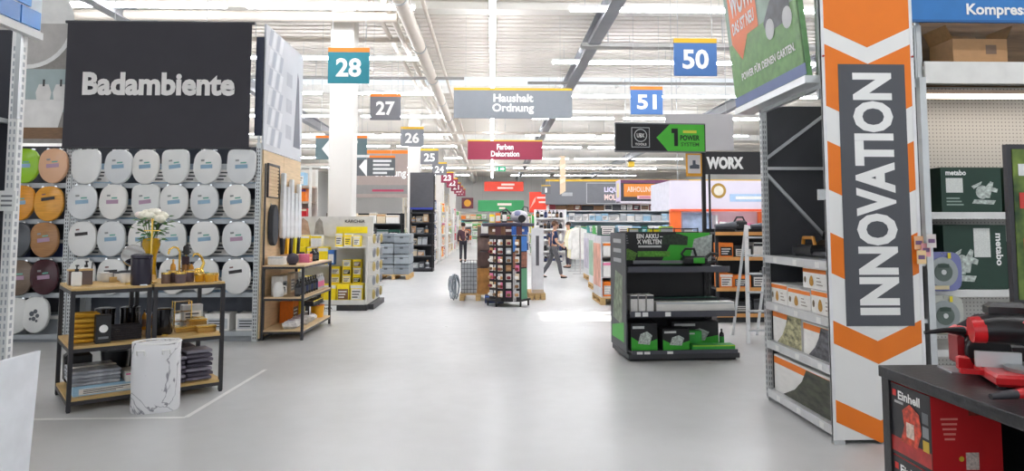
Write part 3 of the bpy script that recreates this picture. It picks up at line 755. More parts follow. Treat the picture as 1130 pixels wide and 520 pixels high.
MB().lathe([(.04,0),(.045,.14),(.03,.15)],16).build('holder', mat('#7d5b33',.3), t, True); MB().cyl((0,0,.15),(0,0,.24),.008).build('handle', GOLD, t); MB().lathe([(.03,.24),(.034,.32),(.02,.34)],12).build('bristles', BLACK, t, True)
t = thing('hand_brush', 'dark brown round brush standing among the glass jars', 'brush', on(204, 308, ZT), RROT)
MB().cyl((0,0,0),(0,0,.15),.012).build('handle', mat('#8a6238',.4), t); MB().cbox((0,0,.19),(.07,.03,.09),.01).build('bristles', mat('#33242e',.8), t)
bottle(.055, .20, on(184, 306, ZT), 'amber', '#d9a843', None, 'tall amber bottle behind the smoky glass jars', rotz=RROT)
bottle(.05, .17, on(213, 306, ZT), 'amber', 'black', 'beige', 'amber pump bottle left of the swan figurine', rotz=RROT)
# --- middle shelves
YT = on(61, 380, ZMID, .125)
for k in range(6):
    towel(.20, .22, .043, YT[:2]+(ZMID+k*.044,), RROT, ['#e8b437','#efc04a','#e0a82c'][k % 3], 'mustard yellow folded towel, %s from the bottom of the stack' % ORD[k], 'stack of mustard towels')
t = thing('candle_box', 'tall black candle box with round white seal on the middle shelf', 'box', on(76, 380, ZMID, .075), RROT)
MB().cbox((0,0,.125),(.12,.10,.25),.006).build('box_body', BLACK, t); flat(disc(.035,20),(0,-.0525,.13)).build('seal_print', TEXTW, t); flat(rect(.08,.02),(0,-.0525,.05)).build('text_print', MGREY, t)
t = thing('woven_basket', 'low black woven basket at the front of the middle shelf', 'basket', on(103, 379, ZMID, .14), RROT)
m = MB()
for k in range(6):
    z = .008+k*.019
    for (a, b, c_, d) in ((-.13,.13,-.08,-.068),(-.13,.13,.068,.08),(-.13,-.118,-.068,.068),(.118,.13,-.068,.068)): m.box(a-.002*(k%2), b+.002*(k%2), c_-.002*(k%2), d+.002*(k%2), z, z+.016)
m.box(-.13,.13,-.08,.08,0,.008); m.build('weave', mat('#2b2629',.8,0,.3,60), t); MB().box(-.13,-.118,-.04,.04,.125,.15).build('handle', DGREY, t)
m = MB().box(-.135,.135,-.085,-.068,.118,.13); m.box(-.135,.135,.068,.085,.118,.13); m.build('rim', mat('#2b2629',.7), t)
def bin_(px, py, label, z=ZMID, r=.088, h=.25):
    t = thing('waste_bin', label, 'bin', on(px, py, z, r+.008), RROT, 'black bathroom bins')
    MB().lathe([(r*.92,0),(r,.02),(r,h-.03),(r*.95,h-.03)],24).build('body', mat('#141318',.12), t, True); MB().lathe([(r*1.03,h-.03),(r*1.03,h-.008),(r*.7,h)],24).build('lid', mat('#1b1a20',.15), t, True)
    MB().box(-.025,.025,-r-.03,-r+.01,0,.012).build('pedal', GOLD, t)
bin_(115, 368, 'glossy black bathroom bin left of its twin on the middle shelf'); bin_(143, 366, 'glossy black bathroom bin beside the rack post on the middle shelf'); bin_(179, 369, 'glossy black bathroom bin at the left of the right rack')
for i, (px, py) in enumerate(((154, 364), (160, 363))): bottle(.05, .2, on(px, py, ZMID), 'amber', 'black', 'brown', 'slim amber bottle on the middle shelf, %s of two' % ORD[i], rotz=RROT)
t = thing('gold_rack', 'small golden wire shelf stand on the right middle shelf', 'stand', on(200, 361, ZMID, .10), RROT)
for x_ in (-.08,.08):
    for y_ in (-.05,.05): MB().cyl((x_,y_,0),(x_,y_,.27),.006).build('leg', GOLD, t)
for z in (.06,.16,.26): MB().box(-.085,.085,-.055,.055,z,z+.006).build('tier', mat('#a8803a',.25,.8), t)
for i, (px, py, w_, h_, z0) in enumerate(((205, 366, .20, .035, 0), (214, 361, .17, .08, 0), (232, 361, .17, .05, 0), (240, 360, .09, .08, 0))):
    t = thing('jewellery_box', 'golden mirrored box on the right middle shelf, %s from the left' % ORD[i], 'box', on(px, py, ZMID, w_*.55), RROT)
    MB().cbox((0,0,h_/2),(w_,.10,h_),.006).build('box_body', mat('#c9a45e',.18,.7), t); MB().cbox((0,0,h_+.009),(w_+.008,.108,.016),.004).build('lid', GOLD, t)
carton(.20,.1,.22, on(222, 348, ZMID, .10), RROT, 'light grey', 'white', 'light grey printed carton at the back of the right middle shelf')
# --- bottom shelves
t = carton(.55, .34, .085, loc_of(RA, RROT, .33, .25, ZB), RROT, 'light blue', 'white', 'flat light blue and white boxed set on the bottom shelf', style=0)
t2 = carton(.16, .30, .08, loc_of(RA, RROT, .53, .17, ZB+.087), RROT, 'white', 'pink', 'small white carton lying on the light blue box', style=1)
for k in range(4):
    o = thing('wrapped_bath_mat', 'grey bath mat in clear film, %s from the bottom of the pile' % ORD[k], 'bath mat', loc_of(RA, RROT, .225, .30, ZB+.088+k*.032), RROT+.01*(k-1), 'wrapped bath mats')
    MB().cbox((0,0,.015),(.38,.46,.03),.008).build('mat', mat('#8c8f96' if k % 2 else '#a3a6ad',.25,0,.25,16,.5), o, True); MB().box(-.19,.19,-.04,.04,.031,.0318).build('paper_band', WHITE, o)
t = thing('shopping_bag', 'black soft bag behind the wrapped bath mats', 'bag', loc_of(RA, RROT, .16, .73, ZB), RROT)
MB().cbox((0,0,.15),(.22,.16,.30),.04).build('bag_body', BLACK, t, True); MB().tube([(-.05,0,.29),(-.05,0,.36),(.05,0,.36),(.05,0,.29)],.008).build('handle', BLACK, t)
tub(.26, .30, loc_of(RA, RROT, .47, .68, ZB), 'black', 'dark grey', 'large black bucket at the back of the left bottom shelf')
for s, (x_, y_, n) in enumerate(((.84, .17, 6), (1.09, .20, 7), (1.0, .52, 7))):
    for k in range(n):
        towel(.23, .26, .042, loc_of(RA, RROT, x_+random.uniform(-.008,.008), y_, ZB+k*.043), RROT, ['#6e6876','#837d8c','#57525f','#a29eac'][(k*3+s) % 4], 'plum grey folded towel, %s up in the %s' % (ORD[k], ('front left pile','front right pile','rear pile')[s]), 'piles of plum grey towels')
# laundry hamper with marble pattern
hp = atZ(171, 452)
t = thing('laundry_hamper', 'white marble patterned laundry hamper standing in front of the racks', 'laundry hamper', hp, .3)
vs = []; n = 28; prof = [(0,.96),(.02,1.0),(.15,.99),(.3,1.0),(.45,.985),(.57,1.0),(.585,.97)]
for z, s in prof:
    for k in range(n):
        a = 2*PI*k/n; wob = 1+.012*math.sin(3*a+z*9); vs.append((.195*s*wob*math.copysign(abs(math.cos(a))**.8, math.cos(a)), .16*s*wob*math.copysign(abs(math.sin(a))**.8, math.sin(a)), z+.012*math.sin(a*2+.5)*(z > .4)))
fs = [list(range(n))[::-1], [len(vs)-n+k for k in range(n)]]
for i in range(len(prof)-1):
    for k in range(n): fs.append((i*n+k, i*n+(k+1)%n, (i+1)*n+(k+1)%n, (i+1)*n+k))
MB().add(vs, fs).build('fabric_body', mat('#e4e4e6',.5,0,.05,2,0,'marble'), t, True)
MB().tube([(.193*math.cos(2*PI*k/24), .158*math.sin(2*PI*k/24), .588) for k in range(25)], .008, 6).build('rim_wire', WHITE, t)
for s in (-1,1): MB().tube([(s*.10-.03,-.16,.50),(s*.10-.03,-.19,.54),(s*.10+.03,-.19,.54),(s*.10+.03,-.16,.50)],.008,6).build('handle', WHITE, t)
# white tape on the floor around the display
P0, P1, P2 = atZ(-40, 464), atZ(205, 461), atZ(293, 408)
for a, b, lb in ((P0, P1, 'white tape line on the floor in front of the bath racks'), (P1, P2, 'white tape line on the floor running away beside the bath racks')):
    d = (b-a).normalized(); n_ = Vector((-d.y, d.x, 0))*.022
    o = MB().add([a-n_+Vector((0,0,.001)), b-n_+Vector((0,0,.001)), b+n_+Vector((0,0,.001)), a+n_+Vector((0,0,.001)), a-n_+Vector((0,0,.002)), b-n_+Vector((0,0,.002)), b+n_+Vector((0,0,.002)), a+n_+Vector((0,0,.002))],
                 [(3,2,1,0),(4,5,6,7),(0,1,5,4),(1,2,6,5),(2,3,7,6),(3,0,4,7)]).build('floor_tape', WHITE)
    tag(o, lb, 'floor marking')

# ================================================================== NEAR LEFT GONDOLA END
t = thing('shelving_end', 'white perforated shelving post with dark back at the left edge', 'shelving', (0,0,0))
XP = -3.12
u = MB().box(XP-.03, XP+.03, 4.50, 4.56, 0, 2.90).build('upright', WHITE, t)
s = MB()
for k in range(55): s.box(XP-.018, XP-.008, 4.4985, 4.5, .05+k*.05, .08+k*.05); s.box(XP+.008, XP+.018, 4.4985, 4.5, .05+k*.05, .08+k*.05); s.box(XP+.03, XP+.0315, 4.52, 4.54, .05+k*.05, .08+k*.05)
s.build('slot_row', mat('#a9adb2',.5), u)['kind'] = 'stuff'
MB().box(XP-.62, XP-.03, 4.54, 4.56, .05, 2.9).build('end_panel', mat('#2f3038',.6), t)
for z in (.3,.8,1.3,1.8,2.3): MB().box(XP-.60, XP-.04, 3.2, 4.53, z-.03, z).build('shelf', STEEL, t)
MB().box(XP-.64, XP-.60, 3.2, 4.56, 0, 2.9).build('back_panel', mat('#2f3038',.6), t)
t2 = thing('price_tag', 'white price tag with printed lines on the left post', 'price tag', (XP+.0, 4.48, 1.70))
MB().box(-.065,.055,0,.012,0,.13).build('card', WHITE, t2)
for k in range(3): flat(rect(.07,.012),(0,-.001,.035+k*.03)).build('text_print', MGREY, t2)
t = thing('header_board', 'bright blue tiled header board above the left post', 'sign', (XP+.07, 0, 0))
MB().box(-.03, 0, 2.2, 4.62, 2.90, 3.75).build('board', mat('#d8e4ec',.5), t); MB().box(-.035,.012,2.2,4.63,2.855,2.905).build('bottom_trim', WHITE, t)
for r in range(6):
    for k in range(12):
        y1 = 4.60-k*.20-(.10 if r % 2 else 0); y0 = y1-.186
        if y0 < 2.2: continue
        MB().box(0,.012,y0,min(y1,4.60),2.915+r*.13,3.032+r*.13).build('tile', mat(['#2f86d6','#3a93e0','#2777c4'][(r+k*2) % 3],.3), t)
for y_ in (3.0, 4.5): MB().bar((-.05,y_,2.3),(-.05,y_,3.4),.03).build('mount_bar', STEEL, t)
t = thing('display_board', 'plain white board standing at the lower left edge', 'board', (-2.70, 0, 0))
MB().add([(0,3.2,0),(0,4.12,0),(0,4.19,.865),(0,3.2,.865),(.025,3.2,0),(.025,4.12,0),(.025,4.19,.865),(.025,3.2,.865)], [(0,1,2,3),(7,6,5,4),(0,4,5,1),(1,5,6,2),(2,6,7,3),(3,7,4,0)]).build('panel', mat('#eef1f6',.4), t, recalc=True)
MB().box(-.12,0,3.4,3.45,0,.5).build('foot', STEEL, t); MB().box(-.12,0,3.95,4.0,0,.5).build('foot', STEEL, t)

# ================================================================== BENCH AT THE WOODEN END WALL
t = thing('display_bench', 'black metal bench rack with wooden shelves at the birch end wall', 'rack', (XE, 9.82, 0))
BW, BL = .60, 1.66
for x_ in (.01, BW-.035):
    for y_ in (0, BL-.035): MB().box(x_, x_+.035, y_, y_+.035, 0, 1.03).build('leg', FRAME, t)
for z in (1.05, .60, .14):
    MB().box(.012, BW-.002, .002, BL-.002, z-.02, z).build('shelf_board', BIRCH, t)
    m = MB().box(.045, BW-.035, 0, .03, z-.05, z-.02); m.box(.045, BW-.035, BL-.03, BL, z-.05, z-.02); m.box(BW-.03, BW, .035, BL-.035, z-.05, z-.02); m.build('shelf_frame', FRAME, t)
MB().box(.012,.03,0,.03,1.05,2.5).build('tall_post', FRAME, t)
def bench(x, y, z): return (XE+x, 9.82+y, z)
carton(.30,.22,.13, bench(.22,.60,1.05), PI/2, 'tan', 'brown', 'brown cardboard box on the bench top', style=1)
carton(.22,.18,.12, bench(.16,.20,1.05), 0, 'white', 'light grey', 'white box at the near end of the bench top', style=1)
t = thing('speaker', 'small round dark grey speaker on the bench top', 'speaker', bench(.40,.12,1.05))
MB().ball((0,0,.085),.085,16,10).build('body', mat('#4a4450',.7,0,.1,40), t, True); MB().lathe([(.05,0),(.055,.02)],16).build('base', BLACK, t)
carton(.18,.2,.13, bench(.38,.80,1.05), PI/2, 'pink', 'orange', 'pink and orange carton on the bench top', style=2)
for i, y in enumerate((1.15, 1.32)): bottle(.11,.2, bench(.42,y,1.05), 'black','dark grey','dark grey','short black jar on the far end of the bench top, %s of two' % ORD[i])
for i in range(8): bottle(.085,.24, bench(.47-.0*i,.16+i*.14,.60), 'black','black','navy' if i % 2 else 'dark grey','black bottle on the middle bench shelf, %s from the near end' % ORD[i], 'row of black bottles')
for i in range(3): bottle(.085,.24, bench(.47,1.30+i*.12,.60), 'light grey','white','pink','pale bottle on the middle bench shelf, %s of three at the far end' % ORD[i], 'row of pale bottles')
for i in range(3): carton(.22,.16,.28, bench(.15,.35+i*.4,.60), PI/2, ['white','beige','light grey'][i], 'grey', '%s carton at the back of the middle bench shelf' % ['white','beige','light grey'][i])
t = thing('white_jug', 'white rounded jug at the near end of the middle bench shelf', 'jug', bench(.20,.14,.60)); MB().lathe([(.07,0),(.085,.08),(.06,.17),(.04,.2)],16).build('body', WHITE, t, True); MB().tube([(.06,0,.15),(.11,0,.14),(.11,0,.07),(.08,0,.05)],.01).build('handle', WHITE, t)
for i in range(5):
    o = thing('plastic_bag', 'crumpled clear and white packet on the bottom bench shelf, %s from the near end' % ORD[i], 'packet', bench(.38,.20+i*.21,.14), .3*i, 'packets on the bottom bench shelf')
    b = MB().cbox((0,0,.055),(.2,.24,.11),.035); b.v = [(x+random.uniform(-.015,.015), y+random.uniform(-.015,.015), max(0, z+random.uniform(-.01,.01))) for x, y, z in b.v]; b.build('bag', mat('#d5d2d0',.3,0,.2,20,.6), o, True); flat(rect(.09,.12),(0,0,.118),'+Z').build('print_panel', mat('#a08a9a',.5), o)
tub(.22,.2, bench(.44,1.42,.14), '#f2b01e', 'orange', 'orange yellow bucket at the far end of the bottom bench shelf')
carton(.30,.2,.32, bench(.14,.9,.14), PI/2, 'orange', 'brown', 'orange carton behind the packets on the bottom bench shelf', style=0)
carton(.26,.2,.30, bench(.14,1.3,.14), PI/2, 'yellow', 'black', 'yellow carton behind the packets on the bottom bench shelf', style=0)
for i in range(4): carton(.15,.14,.07, bench(.44,.95+i*.16,.385), PI/2, 'black', 'yellow', 'small black box on the low bench tray, %s from near end' % ORD[i], 'small black boxes', style=1)
t = thing('under_shelf_tray', 'narrow metal tray carrying small black boxes on the bench', 'tray', bench(0,0,0)); MB().box(.36,.53,.86,1.53,.375,.383).build('tray_plate', FRAME, t)
for y in (.88,1.5): MB().box(.43,.45,y,y+.015,.14,.375).build('tray_leg', FRAME, t)
# goods hanging on the end wall
t = thing('slatted_panel', 'framed wooden slat panel hanging on the end wall', 'panel', (XE, 9.95, 2.02))
for k in range(9): MB().box(.004,.018,.03,.50,.02+k*.05,.06+k*.05).build('slat', BIRCH, t)
m = MB().box(.0,.025,0,.03,0,.5); m.box(.0,.025,.5,.53,0,.5); m.box(.0,.025,.03,.5,.47,.5); m.box(.0,.025,.03,.5,0,.015); m.build('frame', FRAME, t)
t = thing('bath_cushion', 'long dark grey oval cushion hanging on the end wall', 'cushion', (XE+.045, 10.16, 1.32))
MB().prism([(.14*math.cos(2*PI*k/24), .30+.30*math.copysign(abs(math.sin(2*PI*k/24))**.7, math.sin(2*PI*k/24))) for k in range(24)], -.04, .04).xf(Matrix.Rotation(PI/2,4,'Z')).build('pad', mat('#3d4046',.8), t, bevel=.015); MB().bar((-.02,0,.55),(-.045,0,.62),.012).build('hook', STEEL, t)
for i, (y, tip) in enumerate(((10.60,'#2b2b30'),(10.81,'#e6b21c'),(11.02,'#2b2b30'),(11.23,'#ded31e'),(11.44,'#2e3038'))):
    t = thing('cloth_bundle', 'white hanging cloth with %s tip on the end wall, %s from the near side' % ('dark' if tip.startswith('#2') else 'yellow', ORD[i]), 'cloth', (XE+.05, y, 1.2), 0, 'cloths hanging on the end wall')
    L = (1.02,.82,.95,.74,.9)[i]
    pts = [(-.085,.04),(-.02,0),(.05,.03),(.10,.0),(.09,L*.35),(.04,L),(-.05,L),(-.10,L*.3)]
    MB().prism([(a, b+.2) for a, b in pts], -.03, .03).xf(Matrix.Rotation(PI/2,4,'Z')).build('cloth', mat('#dfe2e6',.85,0,.1,8), t, bevel=.012)
    MB().prism([(-.0,-.12-.1*(i%2)),(.07,.22),(-.06,.22)], -.025,.025).xf(Matrix.Rotation(PI/2,4,'Z')).build('tip', mat(tip,.8), t); MB().bar((-.05,0,L+.17),(.0,0,L+.2),.012).build('hook', STEEL, t)

# ================================================================== YELLOW CLEANER DISPLAY
KY = 13.2; KX0, KX1 = atY(318, 300, KY).x, atY(405, 300, KY).x
t = thing('cleaner_display', 'grey display stand of yellow boxed cleaners with printed header', 'display', (KX0, KY, 0)); KW = KX1-KX0
MB().box(0,KW,.0,1.5,.0,.11).build('plinth', mat('#2a2a2c',.5), t)
MB().box(.0,KW,.62,.66,.11,1.40).build('back_panel', mat('#cfcdc6',.5), t); MB().box(KW-.04,KW,.05,1.5,.11,1.40).build('side_panel', mat('#d0cec7',.5), t)
h = MB().box(-.3,KW,.60,.66,1.40,1.80).build('header', mat('#cfcdc8',.5,0,.1,5), t); h.parent = t
for i, (x_, w_, c_) in enumerate(((.1,.3,'#b89a86'),(.42,.2,'#8f8a84'),(-.1,.2,'#d8d0c4'))): flat([(-w_/2,-.16),(w_/2,-.16),(w_*.3,.1),(0,.17),(-w_*.35,.08)],(x_,.596,1.6)).build('people_print', mat(c_,.5,0,.2,16), h)
flat(rect(.62,.13),(KW-.42,.594,1.53)).build('yellow_print', mat('#f5e021',.4), h); lettering('KÄRCHER', .40,.075,(KW-.36,.592,1.71),mat('#2b2b2b',.5),h)
for z, x0 in ((1.21,KW*.55),(.16,0),(.86,0)):
    if z == .86: MB().box(0,KW*.5,.15,.62,z-.03,z).build('shelf', mat('#c9c7c0',.5), t)
    else: MB().box(x0,KW-.04,.05,.62,z-.03,z).build('shelf', mat('#c9c7c0',.5), t)
MB().box(.0,KW-.04,.02,.05,.11,.20).build('shelf_lip', mat('#d8d6cf',.5), t)
MB().box(KW*.28,KW*.62,-.008,0,.005,.10).build('brand_strip', TEXTW, t); lettering('KÄRCHER', .36,.05,(KW*.45,-.011,.052),BLACK,t)
MB().box(KW-.12,KW+.1,.2,1.5,0,.10).build('side_plinth', mat('#3a3a3c',.5), t)
KB = (KX0, KY, 0)
def yl(i): return ['white','black','white','brown'][i % 4]
for i in range(5): carton(.235,.28,.33,(KX0+.24+i*.258,KY+.27,.16),0,'yellow',yl(i),'yellow cleaner carton in the bottom row of the yellow display, %s from the left' % ORD[i],'yellow cleaner cartons',style=(0,2,1)[i%3])
for j in range(3):
    for i in range(2): carton(.16,.2,.15,(KX0+KW-.46+i*.2,KY+.45,.493+j*.155),0,'yellow',yl(i+j),'small yellow carton stacked %s up in the %s pile of the yellow display' % (ORD[j], ('left','right')[i]),'small yellow cartons',style=(2,0)[(i+j)%2])
for j in range(2): carton(.17,.2,.16,(KX0+KW-.68,KY+.45,.493+j*.162),0,'yellow','white','narrow yellow carton, %s up beside the small yellow piles' % ORD[j],'small yellow cartons',style=0)
for i in range(3): carton(.14,.2,.27-.03*i,(KX0+KW*.60+i*.17,KY+.35,1.21),0,'yellow' if i != 1 else 'white','white' if i != 1 else 'yellow','%s carton on the upper right shelf of the yellow display, %s from the left' % ('yellow' if i != 1 else 'white', ORD[i]),'upper yellow cartons',style=2)
carton(.12,.2,.28,(KX0+KW*.50,KY+.35,.86),0,'blue','white','narrow blue carton in the middle of the yellow display',style=0)
for i in range(3): carton(.19,.22,.34,(KX0+.15+i*.22,KY+.38,.86),0,['yellow','beige','yellow'][i],['black','yellow','white'][i],'%s carton on the middle left shelf of the yellow display, %s from the left' % (['yellow','beige','yellow'][i], ORD[i]),style=(0,2,1)[i])
for i in range(2): carton(.2,.2,.22,(KX0+.2+i*.24,KY+.4,1.205),0,['yellow','white'][i],['white','yellow'][i],'%s carton stacked high at the left of the yellow display' % ['yellow','white'][i],style=1)
for j in range(3): carton(.20,.2,.15,(KX0+.10,KY+.2,.495+j*.152) if j < 2 else (KX0+.34,KY+.25,.495),0,['yellow','white','yellow'][j],['black','yellow','white'][j],'%s carton in the upper left pile above the bottom row, %s' % (['yellow','white','yellow'][j],ORD[j]),style=2)
for j in range(5):                                             # accessories hanging on the aisle side
    for i in range(3):
        o = thing('hanging_accessory', 'silver hose accessory beside the yellow display, %s row down, %s from front' % (ORD[j], ORD[i]), 'accessory', (KX1+.0, KY+.3+i*.42, 1.45-j*.27), 0, 'hose accessories on the yellow display')
        MB().bar((0,0,.0),(.14,0,.0),.01).build('hook', STEEL, o)
        MB().tube([(.08+.0*math.cos(a), .08*math.cos(a), -.09+.08*math.sin(a)) for a in [2*PI*k/12+PI/2 for k in range(13)]],.018,6).build('coil', mat('#8f9298' if (i+j) % 2 else '#b9a66a',.35,.3), o, True); MB().box(.07,.074,-.04,.04,-.09,-.02).build('card', WHITE if j % 2 else YELLOW, o)

# ================================================================== GREY TOOL CASES ON A PALLET, TALL BLACK UNIT
def pallet(label, c, wd, dp, rotz=0.):
    t = thing('pallet', label, 'pallet', c, rotz); PW = mat('#c7a671',.75,0,.15,6,0,'wood')
    for k in range(5): MB().box(-wd/2,wd/2,-dp/2+k*(dp-.1)/4,-dp/2+k*(dp-.1)/4+.1,.122,.144).build('deck_plank', PW, t)
    for x_ in (-wd/2,-.05,wd/2-.1):
        for y_ in (-dp/2,-.05,dp/2-.1): MB().box(x_,x_+.1,y_,y_+.1,.02,.1).build('block', PW, t)
        MB().box(x_,x_+.1,-dp/2,dp/2,.1,.122).build('stringer', PW, t); MB().box(x_,x_+.1,-dp/2,dp/2,0,.02).build('bottom_plank', PW, t)
    return t
pc = (-2.98, 21.5, 0); pallet('wooden pallet under the stack of grey tool cases', pc, .95, 1.3)
for j in range(4):
    for i in range(2):
        for k in range(2):
            if j == 3 and k == 0 and i == 0: continue
            t = thing('tool_case', 'grey tool case, %s layer from the pallet, %s column, %s' % (ORD[j], ('left','right')[i], ('front row','rear row')[k]), 'tool case', (pc[0]-.235+i*.47, pc[1]-.33+k*.63, .145+j*.315), 0, 'grey tool cases on the pallet')
            MB().cbox((0,0,.145),(.45,.58,.29),.02).build('case_body', mat('#7f878e' if (i+j) % 2 else '#8d959b',.5), t); MB().box(-.22,.22,-.293,-.285,.19,.20).build('lid_seam', DGREY, t)
            MB().box(-.05,.05,-.305,-.29,.15,.21).build('latch', mat('#4d545a',.5), t); MB().tube([(-.07,0,.288),(-.07,0,.31),(.07,0,.31),(.07,0,.288)],.008,6).build('handle', DGREY, t)
TX0, TX1 = atY(452, 250, 24.4).x, atY(478, 250, 24.4).x
g = gondola('tall unit with dark header panel beside the grey tool cases', (TX0, 24.4, 0), 0, TX1-TX0, .6, 3.5, [.12,.55,.95,1.35,1.75,2.1], BLACK, mat('#2a2a30',.6), DGREY)
MB().box(0,TX1-TX0,-.03,.0,2.25,3.52).build('header_panel', mat('#5a5b60',.6), g); MB().box(.02,TX1-TX0-.02,-.035,-.03,2.2,2.27).build('blue_strip', mat('#3a49b0',.5), g)
for j, z in enumerate((.12,.55,.95,1.35,1.75)): fill((TX0,24.4,0),0,.06,TX1-TX0-.05,.05,z,'shelf %s of the tall black unit' % ORD[j],['white','grey','beige','tan','dark grey','silver'],[(.2,.24),(.16,.28),(.24,.2)],kinds=('carton','bottle','carton'),group='goods in the tall black unit')
# dark machinery between cases and display, and the shelf of vacuum cleaners above
g = gondola('dark shelving unit behind the grey tool cases', (-5.6, 23.3, 0), 0, 2.55, .6, 2.05, [.2,.7,1.2,1.7], BLACK, mat('#17171b',.6), DGREY)
for j, z in enumerate((.2,.7,1.2,1.7)): fill((-5.6,23.3,0),0,.08,2.5,.05,z,'%s shelf of the dark rear unit' % ORD[j],['black','dark grey','black','dark green','grey'] if j < 3 else ['beige','white','tan','beige'],[(.3,.34),(.4,.3),(.25,.36)],group='goods in the dark unit')
# light shelving left of the column with pale packs
g = gondola('pale open shelving left of the white column', (-7.6, 15.2, 0), 0, 3.6, .6, 2.9, [.3,.8,1.3,1.75,2.15,2.5], OFFW, mat('#cfc8bf',.6), mat('#b9a999',.5))
for j, z in enumerate((.8,1.3,1.75,2.15,2.5)): fill((-7.6,15.2,0),0,.08,3.5,.06,z,'%s shelf of the pale shelving' % ORD[j],[['white','green','pink'],['white','light grey','teal'],['tan','red','dark green','beige'],['purple','green','orange','brown','white'],['white','light blue','silver','purple']][j],[(.26,.26),(.2,.3),(.32,.24)],group='goods on the pale shelving',kinds=('carton','carton','bottle'))

# ================================================================== GREEN TOOL END DISPLAY (centre right)
EB = Vector((1.62, 8.16, 0)); ER = .06
GREEN = mat('#3fae35',.45,0,.05); PBLK = mat('#222326',.45)
t = thing('tool_display', 'black end display with green cordless tool graphics and sign on a pole', 'display', EB, ER); EW, ED = 1.36, .82
MB().box(0,EW,0,ED,.03,.085).build('base_deck', mat('#3b3c40',.5), t); MB().box(.03,EW-.03,.05,ED,0,.03).build('plinth', BLACK, t)
MB().box(.05,EW-.12,.60,.64,.085,1.52).build('back_panel', PBLK, t)
for x_ in (.05, EW-.16): MB().box(x_,x_+.04,.56,.60,.085,1.52).build('upright', BLACK, t)
for z, y0 in ((1.10,.16),(.57,.08),(.115,.02)):
    s = MB().box(.04,EW-.02 if z < 1 else EW-.04,y0,.60,z-.03,z).build('shelf', mat('#3d3d45',.4,.3), t)
    MB().box(.04,EW-.02 if z < 1 else EW-.04,y0-.015,y0,z-.06,z+.012).build('price_rail', mat('#55565f',.4,.3), s)
    if z < 1:
        for k, x_ in enumerate((.10,.19,.47)): MB().box(x_,x_+.07,y0-.018,y0-.0155,z-.05,z).build('price_card', WHITE, s)
hd = MB().box(.0,EW-.14,.50,.54,1.11,1.53).build('header_panel', PBLK, t)
flat([(-.36,-.2),(.30,-.2),(.30,.2),(-.14,.2)],(EW-.45,.498,1.32)).build('green_print', GREEN, hd)
lettering('EIN AKKU –\nX WELTEN',.34,.13,(.42,.496,1.44),TEXTW,hd,bold=.03)
flat(rect(.30,.025),(.42,.496,1.345)).build('text_print',mat('#c9ccca',.5),hd)
for k in range(4): flat(rect(.10,.012),(.08+.005*k,.497,1.48-k*.03)).build('text_print', MGREY, hd)
flat([(-.12,-.06),(.1,-.07),(.14,.02),(.02,.08),(-.1,.05)],(.12,.497,1.24)).build('tool_print', mat('#5d8a3a',.5,0,.4,40), hd)
flat([(-.17,-.05),(.17,-.06),(.18,.05),(.05,.09),(-.14,.07)],(EW-.62,.494,1.42)).build('tool_print', mat('#2c3a2c',.4,0,.4,30), hd)
flat(rect(.42,.07),(.47,.494,1.25)).build('green_print', mat('#5b9e36',.5,0,.35,30), hd)
flat([(-.16,-.15),(.12,-.2),(.14,.18),(-.1,.12)],(EW-.26,.494,1.32)).build('pack_print', mat('#aab3ae',.5,0,.35,24), hd)
sp_ = MB().box(-.015,.0,.05,.82,.10,1.52).build('side_panel', mat('#4d4f53',.5), t)
for k in range(3): flat(rect(.4,.05),(-.017,.45,1.42-k*.12),'-X').build('text_print', mat('#aeb0b3',.5), sp_)
flat([(-.25,-.3),(.2,-.35),(.25,.25),(-.1,.3)],(-.017,.45,.75),'-X').build('tool_print', mat('#7c8a72',.5,0,.45,12), sp_)
flat([(-.3,-.12),(.3,-.12),(.3,.12),(-.3,.02)],(-.017,.45,.32),'-X').build('green_print', GREEN, sp_)
# pole and illuminated style sign
sg = MB().box(EW-.21,EW-.165,.56,.60,.085,2.94).build('sign_pole', BLACK, t)
s = MB().box(.0,EW-.165,.54,.60,2.56,2.94).build('sign_box', mat('#1e1d21',.35), t); zs = 2.75
m = MB().box(.0,EW-.165,.535,.54,2.56,2.575); m.box(.0,EW-.165,.535,.54,2.925,2.94); m.build('sign_edge', MGREY, s)
flat([(-.20,0),(-.05,-.175),(.44,-.175),(.44,.175),(-.02,.175)],(.74,.537,zs)).build('green_print', mat('#4fbf3a',.4), s)
flat(rect(.24,.26),(.33,.537,zs)).build('logo_frame_print', mat('#cfd2d4',.4), s); flat(rect(.225,.245),(.33,.536,zs)).build('logo_back_print', mat('#1e1d21',.35), s)
flat(disc(.085,24),(.33,.535,zs+.025)).build('logo_ring_print', mat('#cfd2d4',.4), s); flat(disc(.075,24),(.33,.534,zs+.025)).build('logo_disc_print', mat('#1e1d21',.35), s)
lettering('UBX',.10,.055,(.33,.533,zs+.025),TEXTW,s); lettering('TOOLS',.15,.03,(.33,.533,zs-.09),TEXTW,s)
MB().box(.775,.825,.533,.535,zs-.11,zs+.12).build('numeral_print',BLACK,s); MB().box(.74,.79,.533,.535,zs+.06,zs+.12).build('numeral_print',BLACK,s); lettering('POWER',.26,.07,(.985,.535,zs),BLACK,s,bold=.03); lettering('SYSTEM',.24,.05,(.985,.535,zs-.085),mat('#2a5a24',.5),s); flat(rect(.18,.035),(.985,.535,zs+.08)).build('text_print',mat('#d8d84a',.5),s)
tl = MB().box(EW-.42,EW-.21,.565,.585,2.25,2.55).build('info_card', mat('#e3a12a',.5), t); flat(rect(.17,.24),(EW-.315,.563,2.41)).build('card_print', mat('#d5d0d0',.5), tl)
flat([(-.06,-.05),(.07,-.05),(.07,0),(.02,.01),(.02,.06),(-.02,.06),(-.02,0),(-.06,-.01)],(EW-.315,.561,2.40)).build('tool_print', mat('#4f5560',.5), tl)
